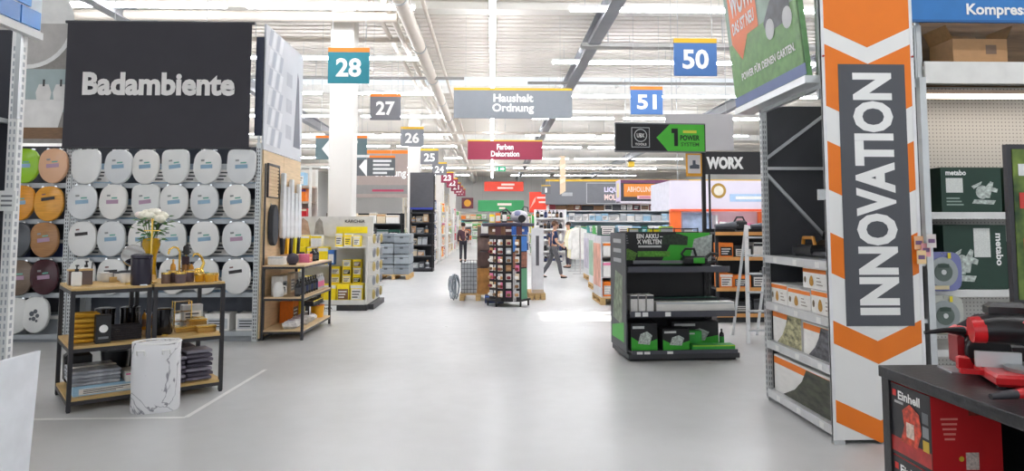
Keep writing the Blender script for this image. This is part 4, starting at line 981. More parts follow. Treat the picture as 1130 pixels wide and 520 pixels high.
MB().tube([(EW-.10,.04,.10),(EW-.01,.02,.02),(EW-.02,.3,.02)],.012,6).build('corner_guard', CHROME, t)
def ep(x, y, z): return loc_of(EB, ER, x, y, z)
# hedge trimmer lying on the top shelf
o = thing('chainsaw', 'black and green cordless chainsaw lying on the top display shelf', 'chainsaw', ep(.78,.34,1.10), ER)
MB().cbox((.16,0,.07),(.30,.13,.12),.03).build('motor_body', PBLK, o, True); MB().cbox((.20,-.068,.075),(.14,.01,.07),.004).build('side_cover', GREEN, o)
MB().box(-.62,.04,-.012,.012,.035,.075).build('guide_bar', mat('#9a9da1',.3,.8), o)
MB().tube([(.04,0,.10),(.0,0,.16),(.05,0,.22),(.16,0,.22),(.19,0,.12)],.017,8).build('front_handle', BLACK, o, True)
MB().tube([(.30,0,.10),(.38,0,.16),(.47,0,.15),(.45,0,.06),(.31,0,.04)],.02,8).build('rear_handle', BLACK, o, True); MB().cbox((.30,0,.03),(.12,.1,.06),.01).build('battery', mat('#33363a',.5), o)
# middle shelf goods
for i in range(3): carton(.085,.2,.20,ep(.11+i*.10,.24,.57),ER,'white','dark grey','narrow white tool carton on the middle display shelf, %s from the left' % ORD[i],'narrow white cartons',style=1)
o = carton(.96,.13,.115,ep(.87,.18,.57),ER-.04,'white','light grey','long white box lying along the middle display shelf',style=1); 
carton(.9,.14,.14,ep(.80,.46,.57),ER,'dark green','black','long dark green box behind the long white box',style=1)
# bottom shelf goods
def toolbox(x, y, wd, dp, ht, label, z=.115, rot=0., tool=True, body='black'):
    o = carton(wd,dp,ht,ep(x,y,z),ER+rot,body,'green',label,'green and black tool boxes',style=9)
    q = MB().add([(-.5,-.503,0),(.5,-.503,0),(.5,-.503,.42),(-.05,-.503,.22),(-.5,-.503,.5)],[(0,1,2,3,4)]).build('green_print', GREEN, o)
    if tool: 
        a = MB().add([(-.25,-.508,.25),(.2,-.508,.2),(.3,-.508,.55),(.1,-.508,.7),(-.15,-.508,.6)],[(0,1,2,3,4)]).build('tool_print', mat('#b9c2bb',.4,0,.5,14), o)
    MB().add([(-.45,-.508,.80),(.0,-.508,.80),(.0,-.508,.9),(-.45,-.508,.9)],[(0,1,2,3)]).build('text_print', mat('#c9ccca',.5), o)
    return o
toolbox(.22,.25,.32,.3,.32,'black and green tool box with a round saw print at the left')
toolbox(.60,.21,.34,.24,.25,'black and green tool box in the middle of the bottom display shelf', rot=.08)
toolbox(.95,.475,.6,.20,.30,'wide black and green tool box at the rear of the bottom display shelf')
o = carton(.52,.16,.06,ep(1.06,.12,.115),ER-.03,'green','lime','flat bright green tool box at the front right',style=1)
toolbox(.89,.29,.18,.12,.2,'small green tool box beside the flat bright green one', tool=False, body='green')
bottle(.06,.2,ep(1.30,.40,.115),'black','black','green','black oil bottle at the right end of the bottom display shelf')
# loose goods behind, on top of the display row
o = thing('mesh_basket', 'dark wire basket with colourful packs behind the green display', 'basket', (2.15,9.75,0))
MB().box(-.25,.75,-.25,.25,0,1.28).build('plinth_body', mat('#3c3d42',.5), o)
for x_ in (-.24,.1,.4,.73): MB().cyl((x_,-.24,1.28),(x_,-.24,1.58),.008).build('wire_post', BLACK, o)
for z in (1.4,1.57): MB().cyl((-.24,-.24,z),(.73,-.24,z),.006).build('wire_rail', BLACK, o)
fill((1.85,9.55,0),0,.08,1.0,.03,1.285,'the wire basket behind the green display',['white','lime','dark grey','light grey','yellow'],[(.13,.28),(.16,.32),(.12,.24)],kinds=('carton','bottle','carton'),group='packs in the wire basket',depth=.14)

# ================================================================== INNOVATION BAY
XI, YI0, YI1 = 2.56, 5.10, 6.42; DI = .78
t = thing('shelving_bay', 'grey steel shelving bay of boxed tools behind the INNOVATION banner', 'shelving', (0,0,0))
def perf(x0, x1, y0, y1, h, par, side='x-', m=STEEL):
    u = MB().box(x0,x1,y0,y1,0,h).build('upright', m, par); s = MB(); yc = (y0+y1)/2; xc = (x0+x1)/2
    for k in range(int(h/.05)-1):
        z = .03+k*.05
        s.box(x0-.0012,x0,yc-.012,yc-.004,z,z+.028); s.box(x0-.0012,x0,yc+.006,yc+.014,z,z+.028)
        s.box(xc-.014,xc-.005,y0-.0012,y0,z,z+.028); s.box(xc+.005,xc+.014,y0-.0012,y0,z,z+.028)
    s.build('slot_row', MGREY, u)['kind'] = 'stuff'
    return u
perf(XI,XI+.05,YI0,YI0+.05,2.75,t); perf(XI,XI+.05,YI1-.05,YI1,2.75,t)
for y_ in (YI0, YI1-.05): MB().box(XI+DI-.05,XI+DI,y_,y_+.05,0,2.75).build('upright', STEEL, t)
MB().box(XI+DI-.03,XI+DI-.015,YI0+.05,YI1-.05,.1,2.75).build('back_panel', mat('#3a3b3f',.6), t)
MB().box(XI+.05,XI+DI-.05,YI1-.012,YI1-.002,.1,2.75).build('end_panel', mat('#3f4044',.6), t)
STRUT = mat('#d2d5d7',.35,.4)
for a, b in (((XI+.04,2.24),(XI+DI-.06,2.74)),((XI+.04,2.15),(XI+DI-.04,2.15)),((XI+.04,2.10),(XI+DI-.06,1.36))): MB().bar((a[0],YI1-.03,a[1]),(b[0],YI1-.03,b[1]),.028,.028).build('brace', STRUT, t)
MB().box(XI,XI+.04,YI0+.05,YI1-.05,2.68,2.75).build('top_beam', STRUT, t); MB().box(XI+DI-.09,XI+DI-.05,YI0+.05,YI1-.05,2.68,2.75).build('top_beam', STRUT, t)
ZI = (1.33,.90,.545,.10)
for z in ZI:
    s = MB().box(XI+.03,XI+DI-.04,YI0+.02,YI1-.02,z-.03,z).build('shelf', STRUT, t)
    MB().box(XI-.004,XI+.03,YI0+.05,YI1-.05,z-.065,z+.004).build('shelf_beam', mat('#d4d5d6',.35,.3), s)
    for k in range(3): MB().box(XI-.0055,XI-.004,YI0+.2+k*.4,YI0+.27+k*.4,z-.055,z-.01).build('price_card', WHITE, s)
MB().box(XI+.05,XI+DI-.05,YI0+.1,YI1-.1,0,.04).build('plinth', DGREY, t)
MB().box(XI-.012,XI,YI1-.05,YI1,1.15,1.22).build('clip', MGREY, t)
def ip(y, z, d=0.): return (XI+.06+d, y, z)
def tbox(y0, y1, z, h, label, body='white', prt='orange', dp=.5, photo=None):     # box facing the aisle
    o = carton(y1-y0,dp,h,(XI+.05+dp/2,(y0+y1)/2,z),-PI/2,body,prt,label,'boxed tools in the innovation bay',style=1)
    if photo:
        MB().add([(.5,-.505,.02),(.5,-.505,.93),(.05,-.505,.93),(-.02,-.505,.6),(-.14,-.505,.3),(-.34,-.505,.02)],[(0,1,2,3,4,5)]).build('photo_print', mat(photo,.5,0,.75,9), o)
    else:
        MB().add([(-.12+.09*math.cos(2*PI*k/12)*(1-.35*math.sin(2*PI*k/12)),-.505,.38+.26*math.sin(2*PI*k/12)) for k in range(12)],[list(range(12))]).build('tool_print', mat('#b8862e',.5,0,.3,20), o)
        MB().add([(-.40+.05*math.cos(2*PI*k/10),-.505,.4+.16*math.sin(2*PI*k/10)) for k in range(10)],[list(range(10))]).build('tool_print', mat('#6a5a3a',.5,0,.3,20), o)
    for k in range(3): MB().add([(.1,-.505,.2+.16*k),(.36-.06*k,-.505,.2+.16*k),(.36-.06*k,-.505,.25+.16*k),(.1,-.505,.25+.16*k)],[(0,1,2,3)]).build('text_print', mat('#9a9088',.5), o) if not photo else None
    return o
tbox(5.16,5.56,.90,.19,'white tool carton at the near end of the upper shelf'); tbox(5.58,6.0,.90,.17,'white tool carton in the middle of the upper shelf'); tbox(6.02,6.36,.90,.18,'white tool carton at the far end of the upper shelf')
tbox(5.30,5.70,1.093,.17,'white tool carton stacked on the upper shelf row')
tbox(5.16,5.72,.545,.27,'large white tool carton at the near end of the middle shelf',photo='#5a5a60'); tbox(5.76,6.34,.545,.30,'large white and orange carton at the far end of the middle shelf',photo='#a39f7c')
tbox(5.16,6.34,.10,.33,'very long white printed carton on the bottom shelf','white','orange',photo='#3c3f30')
o = thing('cordless_tool', 'black cordless garden tool lying on the top shelf', 'power tool', (XI+.25,6.0,1.33), -PI/2)
MB().cbox((0,0,.06),(.34,.14,.10),.03).build('motor_body', BLACK, o, True); MB().tube([(-.12,0,.09),(-.1,0,.17),(.08,0,.17),(.12,0,.09)],.016).build('handle', mat('#c6862c',.5), o, True); MB().cbox((.42,0,.035),(.6,.1,.04),.012).build('blade_guard', mat('#33343a',.4), o); MB().cbox((-.20,0,.05),(.08,.1,.09),.01).build('battery', DGREY, o)
o = thing('hedge_trimmer', 'black and amber hedge trimmer at the far end of the top shelf', 'power tool', (XI+.50,6.15,1.33), -PI/2)
MB().cbox((0,0,.08),(.26,.14,.13),.04).build('motor_body', mat('#3a2c20',.4), o, True); MB().tube([(-.1,0,.13),(-.06,0,.22),(.06,0,.22),(.12,0,.12)],.016).build('handle', BLACK, o, True); MB().box(.13,.75,-.02,.02,.05,.07).build('blade', STEEL, o); MB().cbox((.16,0,.1),(.02,.16,.18),.006).build('guard', mat('#b5802a',.4), o)
# the INNOVATION banner on the end of the bay
YB = 5.075; x0, x1 = XI-.045, XI+.672
t = thing('innovation_banner', 'tall orange and white chevron banner reading INNOVATION', 'banner', (0, YB, 0))
MB().box(x0,x1,0,.02,.03,3.72).build('banner_sheet', mat('#eeeeec',.5,0,.01), t)
def zy(y): return 1.6+(250-y)*YB/753.3
xc = (x0+x1)/2; drop = .165
bands = [(-80,22),(41,112),(152,207),(255,300),(352,377),(438,462)]
OR2 = mat('#ef7c12',.5,0,.02)
for ya, yb in bands:
    za, zb_ = zy(ya), zy(yb)
    pts = [(x0,za),(x0,zb_),(xc,zb_-drop),(x1,zb_),(x1,za),(xc,za-drop)]
    pts = [(a, min(b, 3.72)) for a, b in pts]
    MB().prism(pts[::-1][::-1], -.0015, 0).build('chevron_stripe', OR2, t)
px0, px1 = x0+.125, x1-.075
MB().box(px0,px1,-.004,-.0015,zy(360),zy(66)).build('text_panel', mat('#515359',.5,0,.02), t)
lettering('INNOVATION', zy(76)-zy(348), (px1-px0)*.60, ((px0+px1)/2,-.006,(zy(76)+zy(348))/2), TEXTW, t, bold=.045, spin=PI/2)
for x_, a in ((x0+.012,0),(x1-.012,1)):
    MB().box(x_-.012,x_+.012,-.004,.025,.03,3.72).build('edge_trim', mat('#e9e9ea',.4), t)
    MB().cyl((x_,-.012,zy(57)),(x_,-.004,zy(57)),.008).build('grommet', mat('#a81f28',.4), t)
for x_ in (x0+.03,x1-.05): MB().box(x_-.03,x_+.05,-.015,.03,0,.03).build('foot', STEEL, t)
MB().box(x0-.05,x0-.0,.0,.03,1.80,1.88).build('clip', LGREY, t)
# angled photo sign above the bay
t = thing('photo_sign', 'large lawn mower photo sign reading WOW above the shelving bay', 'sign', (2.44, 0, 0)); ys0, ys1 = 5.15, 6.68; z0, z1 = 2.77, 4.3; lean = -.10
def sgn(y, z, o=0.): return (lean*(z-z0)-o, y, z)
MB().add([sgn(ys0,z0),sgn(ys1,z0),sgn(ys1,z1),sgn(ys0,z1),sgn(ys0,z0,-.04),sgn(ys1,z0,-.04),sgn(ys1,z1,-.04),sgn(ys0,z1,-.04)],[(0,3,2,1),(4,5,6,7),(0,1,5,4),(1,2,6,5),(2,3,7,6),(3,0,4,7)]).build('board', mat('#5f8c58',.5,0,.2,10,0), t)  # board and grass greens paled, sun glare is put into the colour
def sq(name, ya, yb, za, zb_, m, o=.004): return MB().add([sgn(ya,za,o),sgn(yb,za,o),sgn(yb,zb_,o),sgn(ya,zb_,o)],[(0,3,2,1)]).build(name, m, t)
sq('meadow_print',ys0+.02,ys1-.02,z0+.45,z1,mat('#8fa99a',.5,0,.25,5),.003)
sq('grass_print',ys0+.02,ys1-.02,z0+.10,z0+.62,mat('#6b9c58',.5,0,.2,14),.004)
MB().add([sgn(ys1-.10,z0+1.25,.006),sgn(ys1-.10,z0+.62,.006),sgn(ys1-.32,z0+.42,.006),sgn(ys1-.50,z0+.62,.006),sgn(ys1-.76,z0+.62,.006),sgn(ys1-.76,z0+1.25,.006)],[(0,1,2,3,4,5)]).build('orange_print', mat('#f0793a',.5), t)
sq('blue_strip_print',ys0,ys1,z0+.01,z0+.10,mat('#6c7fae',.5),.005)
MB().add([sgn(ys0+.62,z0+.50,.007),sgn(ys0+.12,z0+.50,.007),sgn(ys0+.14,z0+.66,.007),sgn(ys0+.3,z0+.82,.007),sgn(ys0+.5,z0+.74,.007),sgn(ys0+.66,z0+.6,.007)],[(0,1,2,3,4,5)]).build('mower_print', mat('#4d5158',.5,0,.5,12), t)
for y_ in (ys0+.2,ys0+.54): 
    MB().add([sgn(y_+.09*math.cos(2*PI*k/16),z0+.52+.09*math.sin(2*PI*k/16),.009) for k in range(16)],[list(range(16))]).build('wheel_print', mat('#d0d2d2',.5), t)
MB().add([sgn(ys0+.16,z0+.72,.008),sgn(ys0+.19,z0+.72,.008),sgn(ys0+.02,z0+1.3,.008),sgn(ys0+-.0,z0+1.3,.008)],[(0,1,2,3)]).build('mower_handle_print', mat('#d8dadb',.5), t)
for s_, w_, h_, y_, z_ in (('WOW!',.54,.26,ys1-.43,z0+.98),('DAS IST NEU',.54,.12,ys1-.43,z0+.75),('POWER FÜR DEINEN GARTEN.',1.15,.085,5.85,z0+.27)):
    vs_, fs_ = text_mesh(s_, .03); q = MB(); q.v = [sgn(y_-x*w_, z_+y*h_, .010) for x, y in vs_]; q.f = fs_; q.build('lettering', TEXTW, t)
MB().box(-.02,.16,ys0,ys1,z0-.06,z0).build('ledge', STRUT, t)
for y_ in (ys0+.1,ys1-.3): MB().bar((.14,y_,2.6),(.14,y_,3.6),.03).build('mount_bar', STEEL, t)

# ================================================================== COMPRESSOR SHELVING (far right)
XC, YC = 3.44, 5.38
t = thing('shelving_bay', 'white pegboard shelving bay with dark green tool boxes at the right', 'shelving', (XC, YC, 0)); CW, CD = 1.9, .6
perf(0,.06,0,.05,3.24,t); perf(CW-.06,CW,0,.05,3.24,t)
MB().box(-.10,-.02,.05,CD,0,3.24).build('side_panel', mat('#2b2c31',.6), t)
MB().box(.06,CW-.06,CD-.03,CD-.01,.1,2.85).build('back_panel', mat('#d4d2ce',.5,0,.0,34,0,'peg'), t)
for z in (2.02,1.71,1.09,.62,.15):
    if z == 2.02: continue
    s = MB().box(.06,CW-.06,.03,CD-.03,z-.03,z).build('shelf', OFFW, t); MB().box(.06,CW-.06,.0,.03,z-.05,z+.005).build('price_rail', mat('#dcdcda',.4), s)
s = MB().box(.06,CW-.06,-.01,CD,2.87,2.90).build('top_shelf', OFFW, t); MB().box(.06,CW-.06,-.03,-.01,2.757,2.935).build('shelf_front', mat('#e6e5e1',.4), s)
MB().box(.06,CW-.06,.1,.3,2.70,2.73).build('lamp_housing', mat('#b9a08c',.5), s); MB().box(.10,CW-.1,.12,.26,2.685,2.70).build('lamp_tube', mat('#ffe9cf',.4,emit=5), s)
MB().box(.06,CW-.06,CD+.0,CD+.02,2.6,3.6).build('upper_back', mat('#8a6a48',.6,0,.25,2,0,'wood'), t)
t = thing('header_sign', 'blue header sign reading Kompressoren at the top right', 'sign', (XC, YC-.06, 0))
MB().box(-.10,CW,0,.05,3.26,3.9).build('panel', mat('#2f78bd',.5), t); MB().box(-.10,CW,-.004,.0,3.25,3.27).build('bottom_edge', mat('#23609c',.4), t)
lettering('Kompressoren',.76,.12,(.78,-.006,3.345),TEXTW,t,bold=.03)
for x_ in (.03, CW-.03): MB().bar((x_,.07,2.8),(x_,.07,3.5),.03).build('mount_bar', STEEL, t)
o = carton(.46,.3,.26,(XC+.62,YC+.25,2.902),0,'tan','brown','opened brown cardboard box on the top right shelf',style=9)
for sx, a in ((-.52,.9),(.52,-.9)): MB().add([(sx*.96,-.5,1),(sx*.96,.5,1),(sx*1.2,.5,1.45),(sx*1.2,-.5,1.45)],[(0,1,2,3)]).build('flap', CARD, o)
MB().add([(-.5,.48,1),(.5,.48,1),(.42,.56,1.42),(-.2,.56,1.42)],[(0,1,2,3)]).build('flap', CARD, o); MB().add([(.1,-.504,.5),(.3,-.504,.5),(.3,-.504,.8),(.1,-.504,.8)],[(0,1,2,3)]).build('stamp_print', mat('#7c6350',.6), o)
o = thing('brochure_stack', 'flat stack of papers beside the brown box on the top shelf', 'papers', (XC+1.2,YC+.15,2.902)); MB().cbox((0,0,.02),(.5,.25,.04),.003).build('sheets', WHITE, o); MB().box(-.25,.25,-.127,-.125,.012,.02).build('edge_print', MGREY, o)
def green_box(x, z, wd, ht, label, rotated=False):
    o = carton(wd,.36,ht,(XC+x,YC+.24,z),0,'#17392c','black',label,'dark green tool boxes',style=9)
    a = MB().add([(-.42,-.504,.44),(-.14,-.504,.44),(-.14,-.504,.76),(-.42,-.504,.76)],[(0,1,2,3)]) if not rotated else MB().add([(-.02,-.504,.5),(.24,-.504,.5),(.24,-.504,.95),(-.02,-.504,.95)],[(0,1,2,3)])
    a.build('label_sticker', mat('#d9dcd8',.5,0,.12,60), o)
    s = MB(); 
    cx_, cz_ = (.2,.42) if not rotated else (-.2,.36)
    for q_, poly in enumerate(([(-.2,-.22),(.16,-.24),(.2,-.15),(-.16,-.13)], [(-.02+.11*math.cos(2*PI*k/16),.03+.15*math.sin(2*PI*k/16)) for k in range(16)],
                               [(.04,-.1),(.1,-.1),(.17,.24),(.12,.27),(.02,.12)], [(-.16,.1),(-.04,.2),(-.02,.27),(-.2,.16)], [(.08,.06),(.22,.02),(.24,.1),(.1,.16)])):
        s.add([(cx_+a_, -.505-.0006*q_, cz_+b_) for a_, b_ in poly],[list(range(len(poly)))])
    s.build('saw_print', mat('#b5beb8',.5,0,.5,16), o)
    lw, lh = (.34,.12) if not rotated else (.5,.11)
    vs_, fs_ = text_mesh('metabo', .03); q = MB()
    q.v = [(-.25+x*lw, -.507, .88+y*lh) for x, y in vs_] if not rotated else [(.38+y*lh, -.507, .62-x*lw) for x, y in vs_]
    q.f = fs_; q.build('lettering', TEXTW, o)
    for k in range(3): MB().add([(-.42,-.504,.3-k*.07),(-.2+.03*k,-.504,.3-k*.07),(-.2+.03*k,-.504,.33-k*.07),(-.42,-.504,.33-k*.07)],[(0,1,2,3)]).build('text_print', mat('#8fa398',.5), o)
green_box(.46,1.712,.50,.37,'dark green mitre saw box with white label on the upper shelf')
green_box(.47,1.092,.52,.52,'dark green mitre saw box with sideways lettering on the lower shelf', True)
carton(.5,.36,.38,(XC+1.06,YC+.24,1.712),0,'#17392c','white','dark green tool box at the far right of the upper shelf',style=0); carton(.5,.36,.38,(XC+1.06,YC+.24,1.092),0,'#17392c','white','dark green tool box at the far right of the lower shelf',style=0)
# saw blade packs and tags hanging on the post
def blade_pack(z, label, c):
    o = thing('saw_blade_pack', label, 'saw blade pack', (XC+.115, YC-.05, z))
    pts = []; w_ = .155
    for k in range(32):
        a = 2*PI*k/32; x = math.copysign(abs(math.cos(a))**.5, math.cos(a)); y = math.copysign(abs(math.sin(a))**.5, math.sin(a)); pts.append((x*w_, y*w_))
    MB().prism(pts,-.008,.012).build('clamshell', mat(c,.25,0,.08,8), o, bevel=.004)
    MB().lathe([(.118,-.003),(.118,.003)],36).xf(Matrix.Translation((0,-.013,-.005))@Matrix.Rotation(PI/2,4,'X')).build('blade', mat('#8b9090',.3,.7,.1,6), o)
    MB().lathe([(.072,-.002),(.072,.002)],28).xf(Matrix.Translation((0,-.018,-.005))@Matrix.Rotation(PI/2,4,'X')).build('inner_disc', mat('#55635c',.4), o)
    MB().lathe([(.02,-.002),(.02,.002)],16).xf(Matrix.Translation((0,-.022,-.005))@Matrix.Rotation(PI/2,4,'X')).build('bore_ring', mat('#c9cccb',.4), o)
    flat(rect(.025,.045),(.05,-.020,.125)).build('yellow_tag', mat('#e6d32a',.4), o); flat(rect(.09,.03),(0,-.0215,.045)).build('label_print', mat('#2c4238',.4), o); flat(rect(.12,.03),(-.02,-.020,-.125)).build('lower_label', mat('#d8c9a0',.4), o)
    MB().bar((0,-.01,.14),(-.05,.06,.15),.008).build('hook', STEEL, o)
blade_pack(1.245,'round saw blade in a blue rimmed clamshell pack on the post','#6f74a8'); blade_pack(.905,'round saw blade in a grey rimmed clamshell pack below the blue one','#b3b5ad')
for i, (px, py, c) in enumerate(((1014,268,'#e9b78a'),(1022,276,'#e6a3a8'),(1017,284,'#f0cf9a'),(1028,266,'#d8d0cc'))):
    p = atY(px, py, 5.055-.012*i); o = thing('price_tag', 'pale hanging price tag above the saw blades, %s from the left' % ('first','third','second','last')[i], 'price tag', p, 0, 'tags above the saw blades'); MB().box(-.035,.035,0,.003,-.05,.05).build('card', mat(c,.5), o); flat(rect(.05,.03),(0,-.001,.0)).build('text_print', mat('#7a5a80',.5), o); MB().bar((0,.002,.04),(.005,.02+.012*i,.055),.005).build('hook', STEEL, o)
o = thing('price_tag', 'small orange shelf tag on the right post', 'price tag', (XC+.03, YC-.02, 2.28)); MB().box(-.035,.035,0,.012,-.03,.03).build('card', mat('#ef7a50',.5), o); flat(rect(.04,.02),(0,-.001,0)).build('text_print', mat('#8c3a20',.5), o)
o = thing('price_tag', 'small white shelf tag on the right post', 'price tag', (XC+.03, YC-.02, 2.36)); MB().box(-.045,.045,0,.012,-.03,.03).build('card', WHITE, o); flat(rect(.05,.015),(0,-.001,0)).build('text_print', MGREY, o)

# ================================================================== NEAR TABLE WITH RED TOOLS (lower right)
TX, TY1 = 1.955, 3.46; TZ = .90
t = thing('display_table', 'black display table with red boxed tools underneath at the lower right', 'table', (TX, 0, 0))
TBLK = mat('#242427',.38,0,.1,10,.15)
MB().box(0,1.1,1.5,TY1,TZ-.055,TZ).build('table_top', TBLK, t, bevel=.004)
for x_ in (.01,1.03):
    for y_ in (1.55,TY1-.07): MB().box(x_,x_+.06,y_,y_+.06,0,TZ-.055).build('leg', TBLK, t)
MB().box(.08,1.02,TY1-.03,TY1-.015,.10,TZ-.06).build('back_panel', TBLK, t); MB().box(.02,1.08,1.52,TY1-.02,.10,.13).build('lower_shelf', TBLK, t); MB().box(.55,.57,1.6,TY1-.05,.13,TZ-.06).build('divider', TBLK, t)
def red_box(z, ht, label):
    o = thing('tool_box', label, 'box', (TX+.02, 3.08, z), 0, 'red and black boxed tools under the table'); L, W_ = .31, .32
    MB().cbox((W_/2,L/2,ht/2),(W_,L,ht),.003).build('box_body', mat('#c41f24',.4), o)
    f = MB().box(-.0015,0,.002,L-.002,.002,ht-.002).build('aisle_face', mat('#26262a',.4), o)
    flat(rect(L-.004,.07),(-.003,L/2,.055),'-X').build('red_band_print', mat('#b3302e',.4,0,.2,20), f)
    flat(rect(.03,.03),(-.0035,L-.035,ht-.045),'-X').build('logo_print', mat('#d8342c',.4), f); lettering('Einhell',.17,.042,(-.0035,L-.15,ht-.05),TEXTW,f,'-X',.03)
    flat(rect(.07,.012),(-.0035,L-.07,ht-.085),'-X').build('text_print', mat('#b8b8ba',.5), f)
    flat([(-.08,-.10),(.05,-.10),(.085,-.02),(.07,.06),(.0,.09),(-.06,.05),(-.045,-.02)],(-.0035,L/2+.0,ht*.52),'-X').build('tool_print', mat('#c8452c',.4,0,.5,40), f)
    flat([(-.03,-.05),(.03,-.05),(.03,.02),(-.03,.02)],(-.004,L/2-.0,ht*.47),'-X').build('tool_core_print', mat('#d8c3b4',.4,0,.3,60), f)
    for k in range(3): flat(rect(.045,.05),(-.0035,.04,ht*.32+k*.062),'-X').build('badge_print', mat(['#caa93a','#8f9296','#6f7276'][k],.5), f)
    for k in range(5): flat(rect(.08-.008*k,.009),(.08,-.002,ht-.10-k*.022)).build('text_print', mat('#e58a80',.5), o)
    flat(rect(.06,.075),(.18,-.002,.06)).build('code_sticker', mat('#c9b8b0',.5,0,.3,90), o); flat(disc(.012,12),(.13,-.002,.07)).build('seal_print', mat('#d8b43a',.5), o); flat(rect(.06,.05),(.20,-.002,ht-.06)).build('tool_print', mat('#7c2a20',.5,0,.4,60), o)
red_box(.49,.345,'upper red and black boxed tool under the table'); red_box(.131,.355,'lower red and black boxed tool under the table')
for k in range(2): carton(.30,.3,.35,(TX+.80,3.2-.4*k,.131),0,'red','black','red carton deep under the table, %s from the far end' % ORD[k],style=2)
RED = mat('#d5262c',.3); SBLK = mat('#1d1d20',.35)
# mitre saw on the table
p = atZ(1098, 412, TZ)
t = thing('mitre_saw', 'red and black mitre saw standing on the black table', 'mitre saw', (2.42, 3.0, TZ), math.radians(-20))
MB().cbox((0,0,.035),(.42,.30,.05),.012).build('base', RED, t, True); MB().lathe([(.13,.06),(.13,.075),(.12,.08)],28).build('turntable', mat('#a9abad',.3,.6), t, True)
for sx in (-1,1):
    MB().box(sx*.14-.09,sx*.14+.09,.04,.06,.06,.13).build('fence', mat('#c9cbcc',.35,.6), t); MB().cyl((sx*.17,-.10,.0),(sx*.17,-.10,.012),.025).build('foot', SBLK, t)
MB().tube([(0,-.14,.05),(0,-.17,.06),(0,-.20,.055)],[.022,.016,.02],8).build('mitre_handle', SBLK, t, True)
MB().bar((-.30,.02,.04),(.30,.02,.04),.03,.02).build('extension_bar', RED, t)
MB().bar((.04,.12,.06),(.02,.06,.30),.06,.05).build('arm', mat('#c2c4c6',.35,.5), t)
MB().lathe([(.135,-.022),(.14,-.015),(.14,.015),(.135,.022)],36).xf(Matrix.Translation((.06,-.02,.24))@Matrix.Rotation(PI/2,4,'Y')).build('blade_guard', mat('#c8ccd0',.3,.2), t, True)
MB().lathe([(.10,-.025),(.10,.026)],32).xf(Matrix.Translation((.06,-.03,.20))@Matrix.Rotation(PI/2,4,'Y')).build('saw_blade', mat('#9a9da0',.25,.9), t)
MB().tube([(-.24,.02,.23),(-.14,.02,.24),(.03,.0,.24)],[.055,.07,.07],14).build('motor', SBLK, t, True); MB().tube([(-.25,.02,.228),(-.20,.02,.232)],[.058,.062],14).build('motor_cap', RED, t, True)
MB().tube([(.0,-.05,.28),(-.02,-.14,.34),(-.06,-.20,.33),(-.10,-.20,.28)],[.03,.024,.022,.024],10).build('carry_handle', RED, t, True); MB().cbox((-.10,.05,.32),(.16,.08,.07),.02).build('battery', SBLK, t)
t = thing('circular_saw', 'red and dark cordless saw at the far edge of the black table', 'power tool', (2.36, 3.31, TZ), math.radians(-12))
MB().box(-.15,.17,-.09,.07,.0,.008).build('sole_plate', mat('#c9cbcd',.3,.7), t)
MB().lathe([(.095,-.02),(.10,-.012),(.10,.012),(.095,.02)],28).xf(Matrix.Translation((.03,-.05,.10))@Matrix.Rotation(PI/2,4,'X')).build('blade_cover', SBLK, t, True)
MB().cbox((.02,.03,.11),(.16,.11,.13),.03).build('motor_body', SBLK, t, True); MB().cbox((.0,.02,.19),(.20,.075,.05),.02).build('top_shell', RED, t, True)
MB().tube([(-.06,.02,.20),(.02,.02,.25),(.12,.02,.255),(.20,.02,.22),(.21,.02,.13)],[.022,.022,.022,.024,.03],10).build('handle', mat('#35343a',.5), t, True); MB().cbox((.19,.03,.08),(.09,.09,.10),.012).build('battery', SBLK, t); MB().cbox((-.03,-.055,.045),(.16,.03,.07),.01).build('side_plate', RED, t, True); MB().box(-.03,.10,-.10,-.07,.09,.10).build('pale_plate', WHITE, t); MB().cbox((-.075,.03,.10),(.03,.10,.14),.01).build('front_shell', mat('#9c2028',.35), t, True); MB().tube([(-.06,-.02,.19),(-.14,-.03,.195),(-.24,-.03,.18)],[.022,.013,.009],8).build('front_grip', SBLK, t, True)
t = thing('angle_grinder', 'red and grey angle grinder lying at the front of the table', 'power tool', (2.25, 2.74, TZ+.0), math.radians(4))
MB().tube([(-.16,0,.03),(-.05,0,.034),(.10,0,.034)],[.018,.027,.03],12).build('body', RED, t, True); MB().tube([(-.26,0,.022),(-.15,0,.03)],[.012,.02],10).build('rear_grip', mat('#3b3a40',.5), t, True); MB().cbox((.12,0,.032),(.07,.06,.06),.012).build('gear_head', SBLK, t, True); MB().lathe([(.055,0),(.055,.006)],24,(.13,0,.0)).build('disc', mat('#77787a',.5), t)
t = thing('cordless_drill', 'red cordless drill lying beside the mitre saw', 'power tool', (2.66, 2.62, TZ), math.radians(30))
MB().tube([(-.10,0,.035),(.06,0,.035),(.09,0,.035)],[.032,.034,.024],12).build('body', RED, t, True); MB().tube([(.09,0,.035),(.15,0,.035)],[.022,.016],12).build('chuck', SBLK, t, True); MB().tube([(-.05,0,.035),(-.08,-.12,.032)],[.022,.024],10).build('grip', SBLK, t, True); MB().cbox((-.085,-.15,.03),(.10,.05,.06),.008).build('battery', RED, t)
